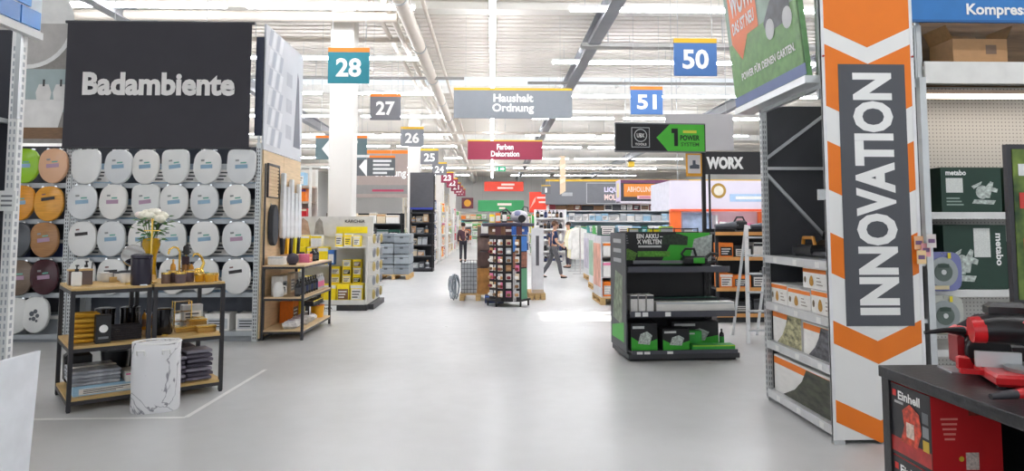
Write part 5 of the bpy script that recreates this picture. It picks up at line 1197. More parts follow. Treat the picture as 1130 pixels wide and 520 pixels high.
# framed poster on the table
t = thing('poster_stand', 'dark framed poster with leaves and red marks at the right edge', 'poster', (2.60, 3.36, TZ+.03), 0)
MB().box(0,.62,0,.03,.28,1.085).build('frame', mat('#2e2d33',.4), t); MB().box(.025,.595,-.004,.0,.305,1.06).build('poster_print', mat('#3a6a2a',.5,0,.5,7,0,'foliage'), t)
flat(rect(.10,.08),(.10,-.006,.80)).build('red_print', mat('#d23a30',.5), t); flat(rect(.16,.12),(.14,-.006,.55)).build('text_panel', mat('#c9463a',.5,0,.3,20), t); flat(rect(.08,.06),(.09,-.007,.955)).build('white_print', TEXTW, t)
for x_ in (.06,.54): MB().box(x_,x_+.025,.003,.028,0,.28).build('post', SBLK, t)
MB().box(.02,.60,-.06,.09,-.03,.012).build('foot_plate', SBLK, t)

# ================================================================== RIGHT MIDDLE: DARK TOOL GONDOLA, LADDER, KIOSK
WX0 = 3.75
g = gondola('dark gondola with wooden shelf edges behind the green display', (WX0,11.4,0), 0, 3.0, .6, 1.56, [.14,.57,1.08,1.5], BLACK, mat('#1f1f23',.6), mat('#33343a',.5), edge=mat('#d99a55',.5), lip=.05)
MB().box(0,3.0,.50,.56,2.52,2.92).build('sign_panel', mat('#1c1b1f',.4), g); lettering('WORX',.66,.22,(.36,.494,2.72),TEXTW,g,bold=.06)
for x_ in (.1,2.8): MB().bar((x_,.575,1.4),(x_,.575,2.9),.03).build('sign_post', BLACK, g)
for j, z in enumerate((.14,.57,1.08)): fill((WX0,11.4,0),0,.08,2.2,.04,z,'%s shelf of the dark gondola' % ORD[j],[['black','dark grey'],['white','orange','dark grey','red'],['beige','black','orange','white']][j],[(.22,.24),(.3,.2),(.16,.26)],group='goods on the dark gondola')
for i in range(3):
    o = thing('leaf_blower','black cordless blower on the top shelf of the dark gondola, %s from left' % ORD[i],'power tool',(WX0+.35+i*.62,11.62,1.5),0,'blowers on the dark gondola')
    MB().tube([(-.28,0,.10),(-.1,0,.11),(.1,0,.12)],[.04,.05,.075],12).build('tube',mat('#5c6068',.4),o,True); MB().cbox((.16,0,.12),(.18,.14,.17),.03).build('motor_body',BLACK,o,True); MB().tube([(.05,0,.18),(.1,0,.26),(.2,0,.26),(.24,0,.18)],.016).build('handle',mat('#d9a032',.4) if i == 1 else BLACK,o,True); MB().box(.08,.22,-.05,.05,0,.04).build('battery',DGREY,o)
o = thing('step_ladder','aluminium step ladder leaning beside the steel shelving bay','ladder',(3.50,9.35,0))
for sx in (-.0,.36):
    MB().bar((sx,0,0),(sx+.14,.35,1.62),.028,.05).build('rail',mat('#d5d8da',.3,.7),o); MB().bar((sx+.05,.75,0),(sx+.14,.38,1.58),.022,.035).build('rear_leg',mat('#d5d8da',.3,.7),o)
for k in range(6):
    f = (k+.7)/6.4; MB().box(.14*f,.36+.14*f,.35*f-.03,.35*f+.05,1.62*f-.012,1.62*f+.012).build('tread',mat('#bfc3c6',.35,.7),o)
# pale service kiosk
KX, KYY = 4.73, 18.0
t = thing('service_kiosk','white and orange service kiosk with printed header and panels','kiosk',(KX,KYY,0)); KW2 = 4.6
MB().box(0,KW2,0,.12,2.05,2.82).build('header',mat('#e2dcea',.5,0,.04,1),t); MB().box(-.0,.12,.12,2.2,2.05,2.82).build('side_header',mat('#dcdbe8',.5),t); MB().box(.0,.28,.0,.14,0,2.05).build('orange_post',mat('#ef6f2c',.5),t)
MB().box(0,KW2,-.03,.0,2.0,2.06).build('orange_rail',mat('#f0623a',.5),t)
hdr = MB().box(1.6,3.0,-.01,.0,2.26,2.46).build('blue_banner',mat('#a9c8e8',.5),t); flat(rect(1.1,.08),(2.3,-.014,2.36)).build('text_print',TEXTW,hdr)
flat(disc(.2,24),(1.3,-.012,2.55)).build('seal_print',mat('#b08a3a',.5),t); flat(disc(.13,24),(1.3,-.014,2.55)).build('seal_centre_print',mat('#e6dfd0',.5),t)
for i, (x_, z_, w_, h_, c_) in enumerate(((.75,1.72,.8,.5,'#9fb0cc'),(.75,1.05,.75,.75,'#8190ad'),(.95,1.4,.5,.1,'#e8e8ee'))): MB().box(x_-w_/2,x_+w_/2,.14,.16,z_-h_/2,z_+h_/2).build('photo_panel',mat(c_,.4,0,.25,4),t)
MB().box(.28,KW2,.5,.54,.0,2.05).build('back_panel',mat('#e8c9cc',.6,0,.05,2),t); MB().box(1.25,KW2,.1,.5,1.40,1.44).build('counter_shelf',mat('#e6b8a2',.5),t); MB().box(1.25,KW2,.1,.5,.9,.94).build('counter_shelf',mat('#d8c9c0',.5),t)  # pink cast of the kiosk lighting is put into these panel colours
MB().box(1.25,1.3,.1,.5,0,1.9).build('divider',WHITE,t)
for x_ in (2.5,3.0,3.35): MB().box(x_,x_+.16,.3,.45,1.44,2.0).build('orange_panel',mat('#f0702f',.5),t)
for j, z in enumerate((.94,1.44)): fill((KX,KYY,0),0,1.35,4.5,.12,z,'%s counter shelf of the kiosk' % ('lower','upper')[j],['pink','white','red','dark grey','light grey','purple'],[(.24,.26),(.18,.3),(.3,.2)],group='goods on the kiosk shelves')
# pale grey back of a sign between the poles
a = atY(735,166,10.9); b = atY(809,126,10.9)
hang_sign('blank light grey sign seen from behind above the green display sign',((a.x+b.x)/2,10.9,(a.z+b.z)/2),b.x-a.x,b.z-a.z,mat('#cfcdd0',.6,0,.02),[],stripe=0)
# grey fascia shelving across the back with collection sign
FX, FY = 2.6, 32.0
g = gondola('long shelving wall under the dark grey fascia', (FX,FY,0), 0, 11.0, .7, 2.6, [.15,.75,1.3,1.85,2.35], OFFW, mat('#a9bfd0',.6,0,.06,1), mat('#d8d8d6',.5), plinth=False)
f = MB().box(-.1,11.1,-.25,-.05,2.62,3.78).build('fascia',mat('#77797e',.55,0,.03,1),g); MB().box(-.1,11.1,-.27,-.25,3.70,3.80).build('yellow_strip',mat('#d8ae3a',.5),f)
flat(rect(2.2,.98),(2.9,-.256,3.15)).build('panel_outline_print',mat('#b9babd',.5),f); flat(rect(2.14,.92),(2.9,-.259,3.15)).build('panel_print',mat('#6f7176',.5),f)
lettering('LIQUI',.72,.28,(3.0,-.264,3.30),mat('#dcd6f2',.5),f,bold=.04); lettering('MOLY',.72,.28,(3.0,-.264,2.96),mat('#f2d6d0',.5),f,bold=.04); MB().box(3.45,11,-.256,-.25,2.63,2.72).build('lower_edge',mat('#8c6d66',.5),f)
flat(rect(.5,.16),(.9,-.256,3.1)).build('text_print',mat('#b0b2b6',.5),f)
for j, z in enumerate((.75,1.3,1.85,2.35)): fill((FX,FY,0),0,.1,7.4,.05,z,'%s shelf of the long shelving wall' % ORD[j],[['white','silver','green','light blue'],['light blue','teal','white','lime','dark green'],['white','light grey','light blue','silver'],['black','dark grey','brown','white','dark red']][j],[(.36,.34),(.5,.3),(.28,.36)],group='goods on the long shelving wall')
t = thing('collection_sign','dark box sign with orange Abholung panel on a post','sign',(4.85,25.6,0))
MB().box(0,2.6,.0,.9,2.55,3.36).build('sign_box',mat('#3a3c46',.5),t); MB().box(0,2.6,-.01,.0,3.24,3.36).build('top_band',mat('#6b3a60',.5),t); MB().box(-.02,0,.0,.9,2.5,3.36).build('end_face',mat('#cfc3e0',.5),t)
flat(rect(.5,.55),(-.024,.45,2.98),'-X').build('end_print',mat('#e6d7a0',.5),t)
q = MB().box(.12,1.35,-.02,-.0,2.72,3.2).build('orange_panel',mat('#e08a34',.5),t); lettering('ABHOLUNG',.98,.2,(.73,-.026,3.0),mat('#f6d6c0',.5),q); MB().box(.62,1.2,-.03,-.02,2.64,2.76).build('pink_tab',mat('#f0c0cc',.5),t); flat(rect(.44,.05),(.91,-.034,2.70)).build('text_print',mat('#c0647a',.5),t)
for k in range(3): flat(rect(.5,.06),(1.75,-.004,3.1-k*.16)).build('text_print',mat(['#8c8f99','#c98aa0','#d8b06a'][k],.5),t); flat(disc(.05,12),(1.42,-.004,3.1-k*.16)).build('bullet_print',TEXTW,t)
MB().box(-.02,2.6,-.02,.92,2.48,2.55).build('bottom_edge',mat('#e3dce6',.5),t)
for x_ in (.3,2.3): MB().bar((x_,.45,3.36),(x_,.45,ZC+.31),.02).build('wire',LGREY,t)
t = hang_sign('narrow pale orange pennant hanging over the right aisle',atY(621,190,24.0)+Vector((0,0,-.05)),.20,1.25,mat('#ecd3b2',.5,0,.06),[],stripe=0,wires=(0,),name='hanging_pennant')
MB().prism([(-.1,0),(.1,0),(-.1,-.12)],0,.04).build('pennant_tip',mat('#ecd3b2',.5,0,.06),t)
for k in range(2): flat([(-.1,-.1),(.1,.0),(.1,.14),(-.1,.04)],(0,-.004,.35+.5*k)).build('stripe_print',mat('#f3e4cc',.5),t)
hang_sign('grey hanging aisle sign with white number one far down the right',(2.47,31.2,3.28),.42,.42,SG2,[('1',.09,.22,0,-.02)],stripe=.1,stripe_m=YELLOW)
t = hang_sign('bright red hanging promotion sign far down the aisle',(2.6,38.0,2.95),1.05,1.15,mat('#e8432c',.5,0,.04),[],stripe=0,bars=((.5,.1,.15,.25),(.4,.1,.2,.0)))
flat([(-.3,-.4),(.0,.0),(.05,.3),(-.1,.1)],(-.2,-.005,.6)).build('stroke_print',mat('#f2b0a0',.5),t)
t = hang_sign('dark red sign with an orange disc hanging over the left aisle side',(-1.8,50.0,3.3),.85,.8,mat('#5a2030',.5),[],stripe=0); flat(disc(.26,20),(0,-.005,.4)).build('disc_print',mat('#d99a2c',.5),t)
t = thing('warning_light','small yellow ceiling beacon above the kiosk','light',(3.9,19.0,3.24)); MB().cbox((0,0,.1),(.16,.16,.16),.03).build('lens',mat('#f2c83a',.3),t); MB().box(-.1,.1,-.1,.1,.18,.22).build('cap',DGREY,t); MB().bar((0,0,.2),(0,0,3.82),.012).build('wire',LGREY,t)

# pallets and garment rails along the right of the aisle
for i, (x, y, cols) in enumerate(((2.62,14.6,['light grey','pink','white','orange']),(2.95,17.6,['white','green','light blue']),(3.25,20.8,['white','beige','dark green','grey']))):
    pallet('wooden pallet of mixed goods right of the aisle, %s from the front' % ORD[i],(x,y,0),.8,1.2)
    o = thing('pallet_display','pale cardboard pallet display right of the aisle, %s from the front' % ORD[i],'display',(x,y,.145))
    for sx in (-.38,.36): MB().box(sx,sx+.02,-.55,.55,0,1.25).build('side_sheet',mat('#cfcfd2',.6,0,.1,4),o)
    MB().box(-.36,.36,.53,.55,0,1.25).build('rear_sheet',mat('#cfcfd2',.6),o)
    for z in (.02,.42,.84): MB().box(-.36,.36,-.52,.53,z-.02,z).build('tray',mat('#bdb8b4',.6),o)
    MB().box(-.385,-.38,-.5,.5,.2,1.1).build('side_print',mat(['#d8a08a','#8fb39a','#b6b0c0'][i],.5,0,.3,3),o)
    for j, z in enumerate((.02,.42,.84)): fill((x-.36,y-.52,.145),0,.03,.70,.02,z,'%s tray of the %s pallet display' % (ORD[j],ORD[i]),cols,[(.2,.3),(.16,.32)],group='goods on the pallet displays',depth=.4)
    for j in range(2): carton(.3,.5,.22,(x-.18+j*.36,y,.145+1.26),0,['dark green','light blue','green','dark grey','teal','white'][(i*2+j)%6],'white','%s box on top of the %s pallet display' % (('left','right')[j],ORD[i]),style=2)
for i, (x, y, n) in enumerate(((2.95,23.6,6),(3.35,26.8,6))):
    t = thing('garment_rail','white garment rail right of the aisle, %s of two' % ('nearer','farther')[i],'clothes rail',(x,y,0))
    for sy2 in (-.7,.7): MB().cyl((0,sy2,0),(0,sy2,1.62),.02).build('post',CHROME,t); MB().box(-.25,.25,sy2-.03,sy2+.03,0,.03).build('foot',CHROME,t)
    MB().cyl((0,-.72,1.6),(0,.72,1.6),.015).build('rail',CHROME,t)
    for k in range(n):
        o = thing('work_jacket','%s work jacket on the %s garment rail, %s from the front' % (['white','cream','pale yellow'][k%3],('nearer','farther')[i],ORD[k]),'jacket',(x,y-.6+k*.22,.45),0,'jackets on the garment rails')
        MB().prism([(-.30,.05),(.30,.05),(.27,.75),(.24,1.02),(.06,1.10),(-.06,1.10),(-.24,1.02),(-.27,.75)],-.06,.06).build('jacket_body',mat(['#e6e5e0','#e3dcc6','#e6dc9a'][k%3],.85,0,.12,6),o,bevel=.03)
        for sx in (-1,1): MB().tube([(sx*.24,0,1.0),(sx*.33,-.02,.7),(sx*.34,-.04,.38)],[.06,.07,.055],8).build('sleeve',mat(['#e6e5e0','#e3dcc6','#e6dc9a'][k%3],.85,0,.12,6),o,True)
        MB().tube([(0,0,1.09),(0,0,1.14),(.03,0,1.17),(0,0,1.18)],.006,6).build('hanger_hook',CHROME,o)

# ================================================================== CENTRE ISLAND
def peg_stand(c):
    t = thing('packet_stand','dark three sided stand of small hanging packets in the centre','display stand',c); t.scale = (1.28, 1.15, 1)
    R0 = .30
    MB().lathe([(.36,.10),(.36,.14)],6,(0,.1,0)).build('base',BLACK,t); 
    for x_ in (-.19,.19,-.32,.32): MB().cyl((x_,-.16 if abs(x_)<.2 else .05,0),(x_,-.16 if abs(x_)<.2 else .05,.12),.015).build('foot',BLACK,t)
    MB().lathe([(.40,1.60),(.42,1.62),(.42,1.66),(.3,1.68)],6,(0,.1,0)).build('top_cap',mat('#3a3446',.5),t)
    faces = []
    for k, (rz, hc) in enumerate(((0,'#5a3234'),(-.95,'#6a4a34'),(.95,'#2f5fae'))):
        M_ = Matrix.Rotation(rz,4,'Z')
        MB().box(-.20,.20,-.225,-.205,.12,1.42).xf(M_).build('peg_panel',mat('#231f24',.6),t)
        h = MB().box(-.21,.21,-.235,-.205,1.43,1.60).xf(M_).build('header_card',mat(hc,.5),t)
        m = flat(rect(.2,.05),(0,-.237,1.52)); m.xf(M_); m.build('text_print',mat('#e6dcd4',.5),h)
        if k == 2: 
            q = MB().box(.0,.20,-.228,-.224,.12,.75).xf(M_).build('green_print',mat('#5f9a78',.5),t); MB().box(-.2,.0,-.228,-.224,.12,.75).xf(M_).build('lower_print',mat('#b9b6b8',.5,0,.4,18),t); MB().box(-.2,.2,-.228,-.224,1.1,1.4).xf(M_).build('blue_print',mat('#3f78c0',.5),t); MB().box(-.2,.2,-.228,-.224,.78,1.08).xf(M_).build('photo_print',mat('#8a5a4a',.5,0,.4,14),t)
        faces.append(M_)
    pal = ['white','light grey','beige','white','tan','silver','pink']
    nm = ('front','left')
    for k in range(2):
        for j in range(7):
            for i in range(3):
                p = faces[k] @ Vector((-.125+.125*i,-.24,1.22-j*.17)); c_ = pal[(i*2+j*3+k) % 7]
                o = blister(.108,.10,.12,(c[0]+p.x*1.28,c[1]+p.y*1.15-.005,p.z),(0,-.95)[k],c_,['tan','dark red','white','brown'][(i+j) % 4],'small %s packet on the %s face, %s row, %s across' % (c_,nm[k],ORD[j],ORD[i]),'packets on the centre stand')
    return t
peg_stand((.33,13.95,0))
CIX = -.38
pallet('wooden pallet under the wire crate in the centre',(-.30,15.5,0),.8,1.2); pallet('wooden pallet under the white boards in the centre',(.99,15.5,0),.36,1.0)
g = gondola('brown centre island shelving with posters behind the packet stand',(-.32,14.9,.146),0,.75,.8,1.45,[.1,.5,.9,1.3],mat('#6b5a50',.6),mat('#5b4a44',.6),mat('#4a4048',.5),plinth=False)
MB().box(-.0,.34,-.02,-.005,.0,.55).build('poster_panel',mat('#a9763a',.5,0,.4,6),g); MB().box(-.0,.34,-.02,-.005,.60,.90).build('poster_panel',mat('#59423c',.5,0,.3,8),g); MB().box(.0,.34,-.02,-.005,.95,1.2).build('poster_panel',mat('#6b5650',.5,0,.3,8),g)
fill((-.32,14.9,.146),0,.08,.7,.05,1.3,'top shelf of the centre island',['light grey','white','light blue'],[(.16,.22),(.2,.18)],group='goods on the centre island',depth=.2)
carton(.4,.3,.16,(0.05,14.55,0),0,'navy','blue','low dark blue box on the floor beside the packet stand',style=1)
t = thing('white_boards','stack of tall white boards on the right of the centre island','boards',(1.0,15.3,.146))
for k in range(4): MB().box(-.12,.13,-.3+k*.08,-.26+k*.08,0,1.42-.02*k).build('board',mat('#e4e4e6',.5),t)
MB().box(-.04,.03,-.305,-.3,.6,1.25).build('dark_print',mat('#5c5a60',.5),t); MB().box(-.12,.13,-.306,-.3,.0,.08).build('lower_print',mat('#cdb9a0',.5),t)
t = thing('wire_crate','tall white wire mesh crate left of the centre island','crate',(-.50,15.2,.146)); 
for k in range(6): MB().bar((-.17+k*.068,-.2,0),(-.17+k*.068,-.2,.72),.008).build('upright_wire',DGREY,t); MB().bar((-.17,-.2+k*.08,0),(-.17,-.2+k*.08,.72),.008).build('upright_wire',DGREY,t)
for j in range(9): MB().bar((-.17,-.2,j*.09),(.17,-.2,j*.09),.008).build('cross_wire',DGREY,t); MB().bar((-.17,-.2,j*.09),(-.17,.2,j*.09),.008).build('cross_wire',DGREY,t)
MB().box(-.16,.16,-.18,.2,.01,.66).build('white_bag',mat('#c9ccd0',.6,0,.15,10),t)
t = thing('hose_bundle','grey coiled hose bundle hanging left of the wire crate','hose',(-.82,15.0,.0))
for k in range(9): MB().tube([(.05*math.sin(k*2.1)+(.06+.02*math.sin(k*1.7))*math.cos(a),.05*k-.2+.05*math.sin(a*2+k),.30+.04*math.cos(k*1.3)+(.22+.03*math.sin(k*2.3))*math.sin(a)+.03*math.cos(3*a+k)) for a in [2*PI*q/14 for q in range(15)]],.014,6).build('coil',mat('#7c858d' if k%2 else '#a2abb3',.5),t,True)
# things on top of the island: vacuum cleaner, yellow packs
t = thing('vacuum_cleaner','silver and blue vacuum cleaner on top of the packet stand','vacuum cleaner',(.56,14.12,1.68))
MB().ball((0,0,.13),.13,16,10,(1.4,1,1)).build('body',mat('#c9c8d0',.3),t,True); MB().ball((-.02,-.03,.15),.10,14,8,(1.2,1,1)).build('dust_bin',mat('#7d83a8',.3),t,True)
for s_ in (-1,1): MB().lathe([(.075,-.02),(.08,0),(.075,.02)],18).xf(Matrix.Translation((.05,s_*.12,.08))@Matrix.Rotation(PI/2,4,'X')).build('wheel',BLACK,t,True)
MB().tube([(-.15,0,.16),(-.27,-.02,.28),(-.38,-.04,.22),(-.46,-.05,.05)],.02,8).build('hose',mat('#4b4b52',.5),t,True); MB().tube([(.05,0,.25),(.1,0,.33),(.18,0,.31),(.19,0,.22)],.014,6).build('handle',DGREY,t,True)
for i, (x, c_) in enumerate(((-.0,'yellow'),(.12,'orange'),(.25,'black'))): carton(.10,.1,.16+.03*i,(x,13.80,1.68),0,c_,'white','small %s pack on top of the packet stand' % c_,style=0)

# ================================================================== FAR GONDOLAS ALONG THE AISLE
sets = [(['white','navy','silver','blue'],'blue and white'),(['yellow','beige','orange','white'],'yellow and orange'),(['beige','tan','brown','white'],'beige and brown'),(['white','red','pink','light grey'],'red and white'),(['yellow','green','white','tan'],'yellow and green')]
for i, Y in enumerate((27.0,31.9,37.0,43.0,49.0)):
    g = gondola('tall gondola of %s goods on the left, %s along the aisle' % (sets[i][1],ORD[i]),(-2.35,Y,0),PI/2,3.0,.6,2.6 if i else 3.2,[.15,.7,1.25,1.8,2.3],OFFW,mat('#cfc6ba',.6),OFFW)
    for j, z in enumerate((.15,.7,1.25,1.8,2.3)): fill((-2.35,Y,0),PI/2,.1,2.95,.04,z,'%s shelf, %s left gondola' % (ORD[j],ORD[i]),sets[i][0],[(.5,.4),(.62,.36),(.42,.44)],group='goods on the left gondolas')
    # near end of each gondola, seen down the aisle
    g2 = gondola('narrow end unit facing the aisle front, %s on the left' % ORD[i],(-3.2,Y-.62,0),0,.82,.5,2.4,[.15,.65,1.15,1.65,2.1],WHITE,mat('#c9c4bd',.6),OFFW)
    for j, z in enumerate((.15,.65,1.15,1.65)): fill((-3.2,Y-.62,0),0,.06,.78,.04,z,'%s shelf, %s left end unit' % (ORD[j],ORD[i]),sets[(i+1) % 5][0],[(.24,.34),(.2,.38)],group='goods on the left end units')
for i, Y in enumerate((34.0,40.0,47.5,53.0)):
    for j in range(1):
        t = thing('storage_frame','tall pale lattice storage frame above the left gondolas, %s along' % ORD[i],'rack',(-4.3,Y,0))
        for x_ in (-.1,.9):
            for y_ in (0,1.0): MB().bar((x_,y_,0),(x_,y_,4.1),.07).build('post',mat('#c9bfae',.5),t)
        for k in range(4):
            z = 2.6+k*.38; MB().bar((-.1,0,z),(.9,0,z+.36),.03).build('brace',mat('#c9bfae',.5),t); MB().bar((.9,0,z),(-.1,0,z+.36),.03).build('brace',mat('#c9bfae',.5),t)
        for z in (2.6,3.4,4.1): MB().box(-.13,.93,-.03,1.03,z-.04,z).build('deck',mat('#c9bfae',.5),t)
for i, Y in enumerate((30.5,36.0,42.0,48.0)):
    g = gondola('gondola of %s goods on the right, %s along the aisle' % (sets[(i+3)%5][1],ORD[i]),(2.05,Y+2.6,0),-PI/2,2.6,.5,2.2,[.15,.7,1.25,1.75],WHITE,mat('#cfc9cf',.6),OFFW)
    for j, z in enumerate((.15,.7,1.25,1.75)): fill((2.05,Y+2.6,0),-PI/2,.1,2.5,.04,z,'%s shelf, %s right gondola' % (ORD[j],ORD[i]),sets[(i+3)%5][0]+['black'],[(.5,.38),(.62,.34),(.42,.42)],group='goods on the right gondolas',depth=.25)
# an end unit of dark bottles behind the walking man
g = gondola('end unit of dark bottles behind the walking person',(1.75,28.0,0),0,1.3,.5,2.3,[.15,.6,1.05,1.5,1.95],WHITE,mat('#d8d2d6',.6),WHITE)
for j, z in enumerate((.15,.6,1.05,1.5,1.95)): fill((1.75,28.0,0),0,.06,1.24,.04,z,'%s shelf of the dark bottle unit' % ORD[j],['black','dark grey','navy','brown','white'],[(.14,.32),(.13,.28)],kinds=('bottle',),group='bottles on the end unit')
# far low displays at the end of the aisle
for i, (x, c_) in enumerate(((-1.0,'green'),(1.2,'light grey'),(3.0,'white'),(-3.2,'orange'))):
    g = gondola('low far display at the end of the aisle, %s from left' % ORD[(1,2,3,0)[i]],(x-.8,60.0,0),0,1.6,.6,1.9,[.2,.8,1.4],WHITE,mat('#b9c9bb',.6),WHITE)
    for j, z in enumerate((.2,.8,1.4)): fill((x-.8,60.0,0),0,.08,1.5,.05,z,'%s shelf, far display %s' % (ORD[j],('two','three','four','one')[i]),[c_,'white','tan','green'],[(.4,.4),(.5,.44)],group='goods on the far displays')

for q, (x0, x1) in enumerate(((-9.0,-.2),(.2,9.0))):
    g = gondola('long far end shelving wall, %s half' % ('left','right')[q],(x0,68.0,0),0,x1-x0,.7,3.0,[.2,.9,1.6,2.3],WHITE,mat('#a9a7a4',.6),LGREY)
    for j, z in enumerate((.2,.9,1.6,2.3)): fill((x0,68.0,0),0,.1,x1-x0-.1,.05,z,'%s shelf of the far end wall' % ORD[j],['green','white','tan','dark grey','orange','teal','beige','red'],[(.55,.5),(.7,.42),(.45,.55)],group='goods on the far end wall')
# ================================================================== PEOPLE
def skin(name, joints, edges, m, parent, sub=2):
    me = bpy.data.meshes.new(name); keys = list(joints); idx = {k: i for i, k in enumerate(keys)}
    me.from_pydata([joints[k][0] for k in keys], [(idx[a], idx[b]) for a, b in edges], []); me.update()
    o = bpy.data.objects.new(name, me); C.objects.link(o); o.parent = parent; me.materials.append(m)
    o.modifiers.new('skin', 'SKIN')
    for i, k in enumerate(keys):
        r = joints[k][1]; me.skin_vertices[0].data[i].radius = r if isinstance(r, tuple) else (r, r)
    me.skin_vertices[0].data[0].use_root = True
    s = o.modifiers.new('sub', 'SUBSURF'); s.levels = sub; s.render_levels = sub
    return o
def person(label, loc, rotz, J, topc, legc, shoec, hairc, skinc, sleeve=.5, sc=1.0, belt=None):
    """J: joint positions, figure faces +x, y is its left"""
    t = thing('person', label, 'person', loc, rotz); t.scale = (sc,)*3
    R = dict(pelvis=.115,waist=.105,chest=.125,neck0=.06,neck=.05,head0=.075,head1=.098,head2=.085,
             shl=.06,ell=.042,wrl=.028,hnl=.03,shr=.06,elr=.042,wrr=.028,hnr=.03,hipl=.085,knl=.058,anl=.038,hipr=.085,knr=.058,anr=.038,
             heell=.035,toel=.03,heelr=.035,toer=.03)
    J = {k: Vector(v) for k, v in J.items()}
    for s in 'lr':
        d = (J['wr'+s]-J['el'+s]).normalized(); J['hn'+s] = J['wr'+s]+d*.07
        J['toe'+s] = J['an'+s]+Vector(J.get('foot'+s, (.17,0,-.045)))
    E_ = [('pelvis','waist'),('waist','chest'),('chest','neck0'),('neck0','neck'),('neck','head0'),('head0','head1'),('head1','head2')]
    for s in 'lr': E_ += [('chest','sh'+s),('sh'+s,'el'+s),('el'+s,'wr'+s),('wr'+s,'hn'+s),('pelvis','hip'+s),('hip'+s,'kn'+s),('kn'+s,'an'+s),('an'+s,'toe'+s)]
    names = ['pelvis','waist','chest','neck0','neck','head0','head1','head2']+[a+s for s in 'lr' for a in ('sh','el','wr','hn','hip','kn','an','toe')]
    body = {k: (tuple(J[k]), R[k]) for k in names}
    for s in 'lr':                                            # five fingers rooted in the palm
        h = J['hn'+s]; d = (J['hn'+s]-J['wr'+s]).normalized(); a = Vector((1,0,0)); a = (a - d*a.dot(d)).normalized()
        for q, (off, L) in enumerate(((-.027,.06),(-.009,.075),(.009,.08),(.027,.07))):
            p1 = h+a*off+d*.02; p2 = p1+d*L*.55; p3 = p2+d*L*.35+a.cross(d)*.015
            for nme, p, r in (('f%d%sa' % (q,s),p1,.010),('f%d%sb' % (q,s),p2,.009),('f%d%sc' % (q,s),p3,.008)): body[nme] = (tuple(p), r)
            E_ += [('hn'+s,'f%d%sa' % (q,s)),('f%d%sa' % (q,s),'f%d%sb' % (q,s)),('f%d%sb' % (q,s),'f%d%sc' % (q,s))]
        p1 = h+a*.035-d*.02; p2 = p1+a*.02+d*.035
        body['th'+s] = (tuple(p1), .011); body['tt'+s] = (tuple(p2), .009); E_ += [('hn'+s,'th'+s),('th'+s,'tt'+s)]
    skin('body', body, E_, mat(skinc,.6,0,.04), t)
    f = (J['head1']-J['head0']).normalized(); c = J['head1']
    fc = MB(); fc.ball(tuple(c+Vector((.095,0,-.02))),.016,8,6,(1,.8,1.4)); fc.build('nose', mat(skinc,.6,0,.04), t, True)
    for s in (-1,1): MB().ball(tuple(c+Vector((.086,s*.032,.012))),.011,8,6).build('eye', mat('#2a2420',.3), t, True); MB().ball(tuple(c+Vector((0,s*.094,-.005))),.022,8,6,(1,.4,1.3)).build('ear', mat(skinc,.6,0,.04), t, True)
    MB().ball(tuple(c+Vector((.088,0,-.055))),.018,8,6,(.5,1.2,.4)).build('mouth', mat('#a8655a',.6), t, True)
    MB().ball(tuple(c+Vector((-.022,0,.035))),.108,14,10,(1.0,.95,.95)).build('hair', mat(hairc,.8,0,.2,30), t, True)
    g_ = 1.18
    top = {k: (tuple(J[k]), R[k]*g_) for k in ('pelvis','waist','chest','neck0')}
    te = [('pelvis','waist'),('waist','chest'),('chest','neck0')]
    for s in 'lr':
        top['sh'+s] = (tuple(J['sh'+s]), R['sh'+s]*g_); e = J['sh'+s].lerp(J['el'+s], min(1, sleeve*2)); top['el'+s] = (tuple(e), .058); te += [('chest','sh'+s),('sh'+s,'el'+s)]
        if sleeve > .5: top['wr'+s] = (tuple(J['el'+s].lerp(J['wr'+s], .9)), .042); te.append(('el'+s,'wr'+s))
    skin('top', top, te, mat(topc,.85,0,.08,10), t)
    tr = {'waist2': (tuple(J['pelvis']+Vector((0,0,.03))), .130)}; te = []
    for s in 'lr':
        for k, r in (('hip',.100),('kn',.072)): tr[k+s] = (tuple(J[k+s]), r)
        tr['an'+s] = (tuple(J['kn'+s].lerp(J['an'+s], .93)), .058); te += [('waist2','hip'+s),('hip'+s,'kn'+s),('kn'+s,'an'+s)]
    skin('trousers', tr, te, mat(legc,.85,0,.1,10), t)
    for s in 'lr':
        a, b = J['an'+s], J['toe'+s]; d = (b-a)
        skin('shoe', {'h': (tuple(a+Vector((-.03,0,-.03))), .045), 'm': (tuple(a+d*.5+Vector((0,0,-.025))), (.046,.036)), 't': (tuple(b+Vector((.02,0,.005))), (.04,.026))}, [('h','m'),('m','t')], mat(shoec,.5), t, 1)
    return t
walk = dict(pelvis=(0,0,.93),waist=(.0,0,1.08),chest=(.02,0,1.30),neck0=(.03,0,1.44),neck=(.04,0,1.50),head0=(.055,0,1.57),head1=(.065,0,1.65),head2=(.06,0,1.70),
    shl=(.02,.18,1.40),ell=(-.10,.22,1.14),wrl=(-.02,.22,.90),shr=(.02,-.18,1.40),elr=(.04,-.23,1.13),wrr=(.24,-.22,.98),
    hipl=(.0,.09,.90),knl=(-.10,.09,.50),anl=(-.36,.09,.12),footl=(.15,0,-.075),hipr=(.0,-.09,.90),knr=(.15,-.09,.50),anr=(.22,-.09,.085))
p = atZ(611, 307.5)
person('person in navy short sleeved shirt and grey trousers walking across the aisle', (p.x, p.y, 0), math.radians(8), walk, '#1c2c52','#5c5c60','#1c1c1f','#5b4030','#c79a80',.35, 1.0)
o = thing('tablet','dark flat tablet held by the walking person','tablet',(p.x+.30,p.y-.18,.86),math.radians(8)); MB().cbox((0,0,.06),(.16,.02,.11),.006).build('case',BLACK,o); MB().box(-.07,.07,-.0125,-.0105,.015,.105).build('screen',mat('#2c3038',.2),o)
